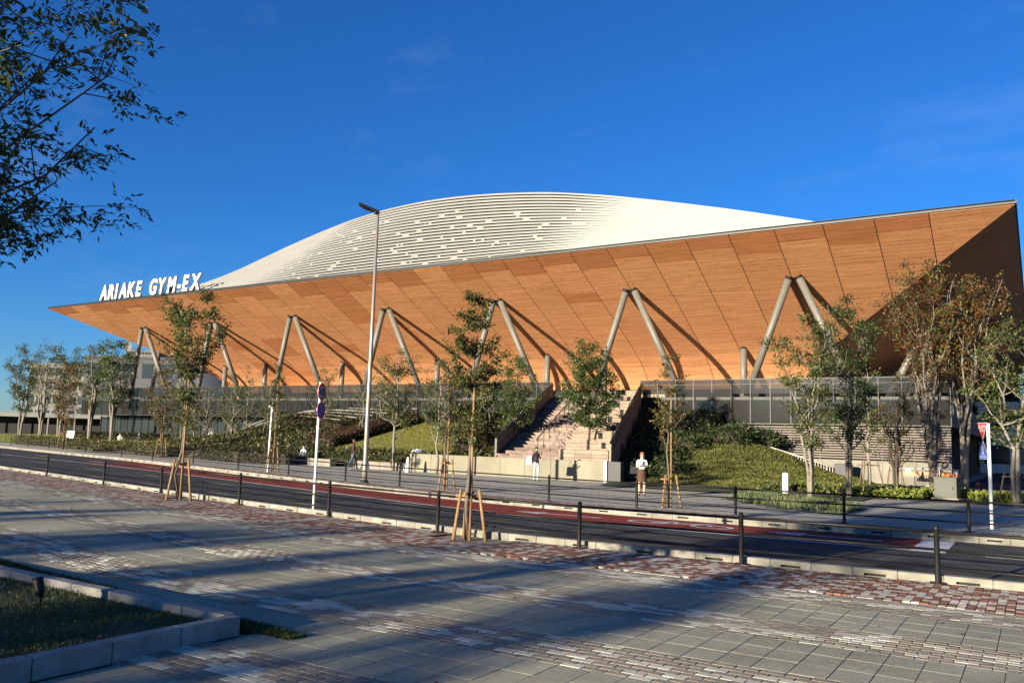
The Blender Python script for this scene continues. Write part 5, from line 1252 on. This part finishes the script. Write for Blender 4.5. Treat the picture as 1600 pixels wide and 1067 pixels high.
# ------------------------------------------------------------------ trees
G1 = 'young staked street trees'
def T(*a, stake=None, **k):
    o = make_tree(*a, **k)
    if stake: stake_frame(o, **stake)
    return o
T('street_tree', 'staked street tree with a rounded top on the near kerb, left of the sign pole', (-19.5, 14.35, 0), 5.65, 1.9, .92, OLIVE+GREEN, nleaf=5600, leaf=.10, r0=.045, seed=11, bark=M_bark, nb=30, ntw=5, shape='mop', group=G1, stake=dict(rad=.42, h=1.15, legs=3, tall=3.6))
T('street_tree', 'tall staked street tree on the near kerb in front of the stairs', (-9.0, 12.85, 0), 4.75, 1.9, .54, OLIVE+AUTUMN[:2]+GREEN, nleaf=5200, leaf=.085, r0=.042, seed=12, nb=24, ntw=5, shape='oval', group=G1, stake=dict(rad=.42, h=.98, legs=3, tall=3.1))
T('street_tree', 'slim staked tree on the far kerb left of the tall lamp', (-31.2, 28.0, 0), 5.2, 1.9, .75, AUTUMN[1:2]+OLIVE+GREEN, nleaf=1500, leaf=.11, r0=.04, seed=13, nb=16, ntw=5, shape='cone', group=G1, stake=dict(rad=.42, h=1.3, legs=3, tall=4.4))
T('street_tree', 'leafy staked tree on the far kerb right of the tall lamp', (-18.2, 24.5, 0), 5.3, 1.7, .92, GREEN+OLIVE, nleaf=2600, leaf=.11, r0=.045, seed=14, nb=20, ntw=5, shape='oval', group=G1, stake=dict(rad=.42, h=1.2, legs=3, tall=3.6))
T('street_tree', 'brownish slender staked tree on the far kerb beside the white-bloused woman', (-9.3, 23.6, 0), 4.7, 1.9, .62, AUTUMN+OLIVE, nleaf=1700, leaf=.095, r0=.036, seed=15, nb=18, ntw=5, shape='oval', group=G1, stake=dict(rad=.42, h=1.05, legs=3, tall=3.6))
T('street_tree', 'orange-tinged round staked tree on the far kerb at left', (-50.7, 35.6, 0), 7.0, 1.9, 1.35, AUTUMN+OLIVE, nleaf=3000, leaf=.15, r0=.06, seed=16, nb=22, ntw=5, shape='oval', group=G1, stake=dict(rad=.5, h=1.5, legs=3, tall=4.5))
T('street_tree', 'orange-brown narrow staked tree on the far kerb near the left edge', (-70.6, 40.0, 0), 7.8, 2.2, 1.15, AUTUMN+[(.17, .09, .025)], nleaf=2600, leaf=.17, r0=.06, seed=17, nb=18, ntw=5, shape='column', group=G1, stake=dict(rad=.5, h=1.7, legs=3, tall=6.0))
T('garden_tree', 'green tree standing in front of the sloping lawn', (-30.6, 36.2, 0), 7.1, 2.6, 1.7, GREEN+OLIVE, nleaf=4200, leaf=.14, r0=.085, seed=21, bark=M_barkp, nb=20, ntw=5, shape='oval', group='garden trees', sc=1)
T('garden_tree', 'sparse thin tree right of the lawn with pale trunk', (-27.4, 36.0, 0), 6.3, 2.0, 1.1, OLIVE+GREEN, nleaf=700, leaf=.13, r0=.075, seed=22, bark=M_barkp, nb=15, ntw=4, shape='column', group='garden trees')
T('garden_tree', 'broad green tree growing out of the wide stairs', (-20.4, 40.2, 1.1), 6.5, 1.8, 1.75, GREEN+[(.08, .11, .03)], nleaf=8200, leaf=.17, r0=.075, seed=23, bark=M_barkd, nb=26, ntw=6, shape='oval', group='garden trees')
T('garden_tree', 'green tree left of the stairs behind the plinth wall', (-25.4, 40.6, .9), 6.2, 1.9, 1.5, GREEN+[(.08, .11, .03)], nleaf=5200, leaf=.15, r0=.06, seed=24, bark=M_barkp, nb=22, ntw=5, shape='oval', group='garden trees')
T('garden_tree', 'multi-stemmed tree with pale trunks beside the white bollard', (-6.9, 30.9, 0), 6.9, 1.6, 1.35, GREEN+OLIVE, nleaf=4600, leaf=.13, r0=.07, stems=4, fork=1.1, seed=25, bark=M_barkp, nb=26, ntw=5, shape='vase', group='garden trees')
T('garden_tree', 'darker green tree right of the multi-stemmed pale tree', (-6.4, 35.2, 0), 8.3, 2.3, 1.5, GREEN+DARKG, nleaf=5200, leaf=.14, r0=.08, stems=2, fork=1.8, seed=26, bark=M_bark, nb=24, ntw=5, shape='oval', group='garden trees')
T('garden_tree', 'slender tree with three brown stakes in front of the concrete wall', (-7.0, 43.6, 0), 6.6, 2.2, 1.1, GREEN+OLIVE, nleaf=1300, leaf=.15, r0=.09, seed=27, bark=M_barkp, nb=16, ntw=4, shape='oval', group='garden trees', stake=dict(rad=.85, h=1.5, legs=3, m=M_stake2))
T('garden_tree', 'dark branching tree with square stake frame in front of the concrete wall', (-5.75, 43.2, 0), 6.0, 1.4, 1.5, DARKG+OLIVE+REDS[:1], nleaf=1500, leaf=.15, r0=.08, stems=5, fork=1.1, seed=28, bark=M_barkd, nb=22, ntw=4, shape='vase', group='garden trees', stake=dict(rad=.5, h=1.25, legs=4, m=M_stake2))
T('maple_tree', 'big red-leaved multi-stemmed tree in front of the dark end of the gymnasium', (-4.5, 46.6, 0), 11.9, 5.4, 2.45, REDS+OLIVE+GREEN[:1], nleaf=9000, leaf=.17, r0=.11, stems=9, fork=1.6, seed=29, bark=M_bark, nb=40, ntw=6, shape='vase', group='autumn trees', clump=.13)
T('maple_tree', 'second red and orange tree with many pale stems by the utility cabinet', (-3.15, 47.6, 0), 11.2, 5.0, 2.15, REDS+AUTUMN+OLIVE, nleaf=7000, leaf=.17, r0=.10, stems=9, fork=1.8, seed=30, bark=M_barkp, nb=36, ntw=6, shape='vase', group='autumn trees', clump=.13, lean=(.7, .2))
T('garden_tree', 'green staked tree at the right edge behind the stop sign', (-.75, 36.2, 0), 7.2, 2.3, 1.35, GREEN+[(.085, .115, .03)]+OLIVE, nleaf=3600, leaf=.15, r0=.09, seed=31, stems=2, fork=1.2, bark=M_barkp, nb=24, ntw=5, shape='oval', group='garden trees', stake=dict(rad=.75, h=1.35, legs=4, m=M_stake2))
T('garden_tree', 'green tree beyond the right end of the gymnasium', (1.2, 58, 0), 9.5, 2.5, 2.2, GREEN+OLIVE, nleaf=3600, leaf=.2, r0=.12, seed=32, nb=22, ntw=5, shape='oval', group='garden trees')
far_left = [(-101, 52.0, 11.5, 2.4, 'leafy grey-stemmed tree at the extreme left edge behind the far fence', GREEN+OLIVE, 4200, 3), (-97.5, 52.5, 12.0, 2.2, 'nearly bare multi-stemmed tree second from the left edge', OLIVE, 1100, 5), (-91.0, 51.0, 11.2, 2.4, 'grey-green multi-stemmed tree left of the sandwich board', GREEN+OLIVE, 3300, 4), (-84.5, 50.6, 10.6, 2.0, 'olive multi-stemmed tree behind the orange-brown staked tree', OLIVE+GREEN, 2600, 4), (-80.5, 50.6, 11.2, 2.5, 'tall green multi-stemmed tree in front of the glazed lobby', GREEN, 4200, 5)]
for i, (x, y, H_, rx, lb, cl, nl, stm) in enumerate(far_left):
    T('garden_tree', lb, (x, y, float(hL(x, y))), H_, 3.4, rx, cl, nleaf=nl, leaf=.24, r0=.14, stems=stm, fork=2.2, seed=40+i, bark=M_barkp, nb=26, ntw=5, shape='vase', group='trees on the far left lawn')
slope_trees = [(-41.6, 45.6, 5.2, 220, 'bare little tree with three stakes on the hedge left of the lawn'), (-44.2, 50.4, 5.6, 500, 'small thin tree above the red-brown hedge'), (-50.5, 44.6, 5.0, 900, 'small green tree with stakes among the terrace planting'), (-55.5, 46.8, 5.8, 1100, 'small bushy tree below the deck, centre of the terrace planting'), (-59.5, 48.6, 5.4, 800, 'small olive tree at the left end of the terrace planting'), (-46.8, 46.8, 5.4, 1300, 'dense dark green small tree beside the round road signs'), (-36.6, 48.8, 4.6, 160, 'leafless small staked tree at the top of the lawn'), (-62.5, 47.0, 6.0, 1500, 'olive small tree in front of the glazed lobby, nearest the planted slope'), (-66.5, 48.5, 5.6, 900, 'thin small tree before the lobby glazing beside the bicycle sign'), (-53.0, 43.2, 5.2, 1300, 'leafy small tree at the front of the terrace planting behind a thin white pole'), (-57.5, 44.4, 4.8, 700, 'sparse small tree left of the thin white pole'), (-34.2, 50.6, 4.4, 1100, 'small green tree by the deck at the top right of the lawn')]
for i, (x, y, H_, nl, lb) in enumerate(slope_trees):
    T('young_tree', lb, (x, y, float(hB(x, y))), H_, 1.2, 1.45, [GREEN+DARKG, OLIVE, GREEN+OLIVE][i % 3], nleaf=nl, leaf=.16, r0=.055, seed=60+i, bark=M_barkp, nb=16, ntw=5, shape='oval', group='young trees on the planted slope', stake=dict(rad=.5, h=1.2, legs=3, m=M_barkp))
ft = make_tree('ash_tree', 'large dark-leaved tree reaching into the upper left corner', (-8.1, 1.85, .07), 8.2, 2.3, 2.3, [(.060, .080, .022), (.085, .105, .030), (.045, .060, .018)], nleaf=19000, leaf=.072, r0=.055, stems=9, fork=1.2, seed=71, bark=M_bark, nb=130, ntw=10, shape='oval', group='trees of the near plaza', clump=.075, droop=-.05, compound=7, wr=.24)
# the row of trees behind the viewer whose shade falls across the plaza
pa = make_tree('shade_tree', 'broad plaza tree behind the viewer shading the foreground paving', (-15.2, -29, 0), 7.8, 1.3, 1.9, GREEN, nleaf=6000, leaf=.25, r0=.12, stems=4, fork=1.4, seed=81, nb=40, ntw=6, shape='oval', group='plaza trees behind the viewer')
pb = make_tree('shade_tree', 'narrow plaza tree behind the viewer shading the foreground paving', (-18.2, -31, 0), 8.2, 1.4, 1.35, GREEN, nleaf=3800, leaf=.25, r0=.10, stems=3, fork=1.4, seed=82, nb=34, ntw=6, shape='oval', group='plaza trees behind the viewer')
for i, (x, y, k, rz) in enumerate(((-12.6, -28, 1, 1.1), (-21.0, -28, 0, 2.0), (-23.2, -31.5, 1, 3.3), (-26.6, -28.5, 0, 4.4), (-30.5, -31, 1, .6), (-34, -29, 0, 1.7), (-38.5, -30.5, 1, 5.2), (-43, -29, 0, .3), (-49, -30.5, 0, 2.6), (-56, -30, 0, 3.9))):
    c = copy_tree(pb if k else pa); c.location = (x, y, 0); c.rotation_euler = (0, 0, rz)
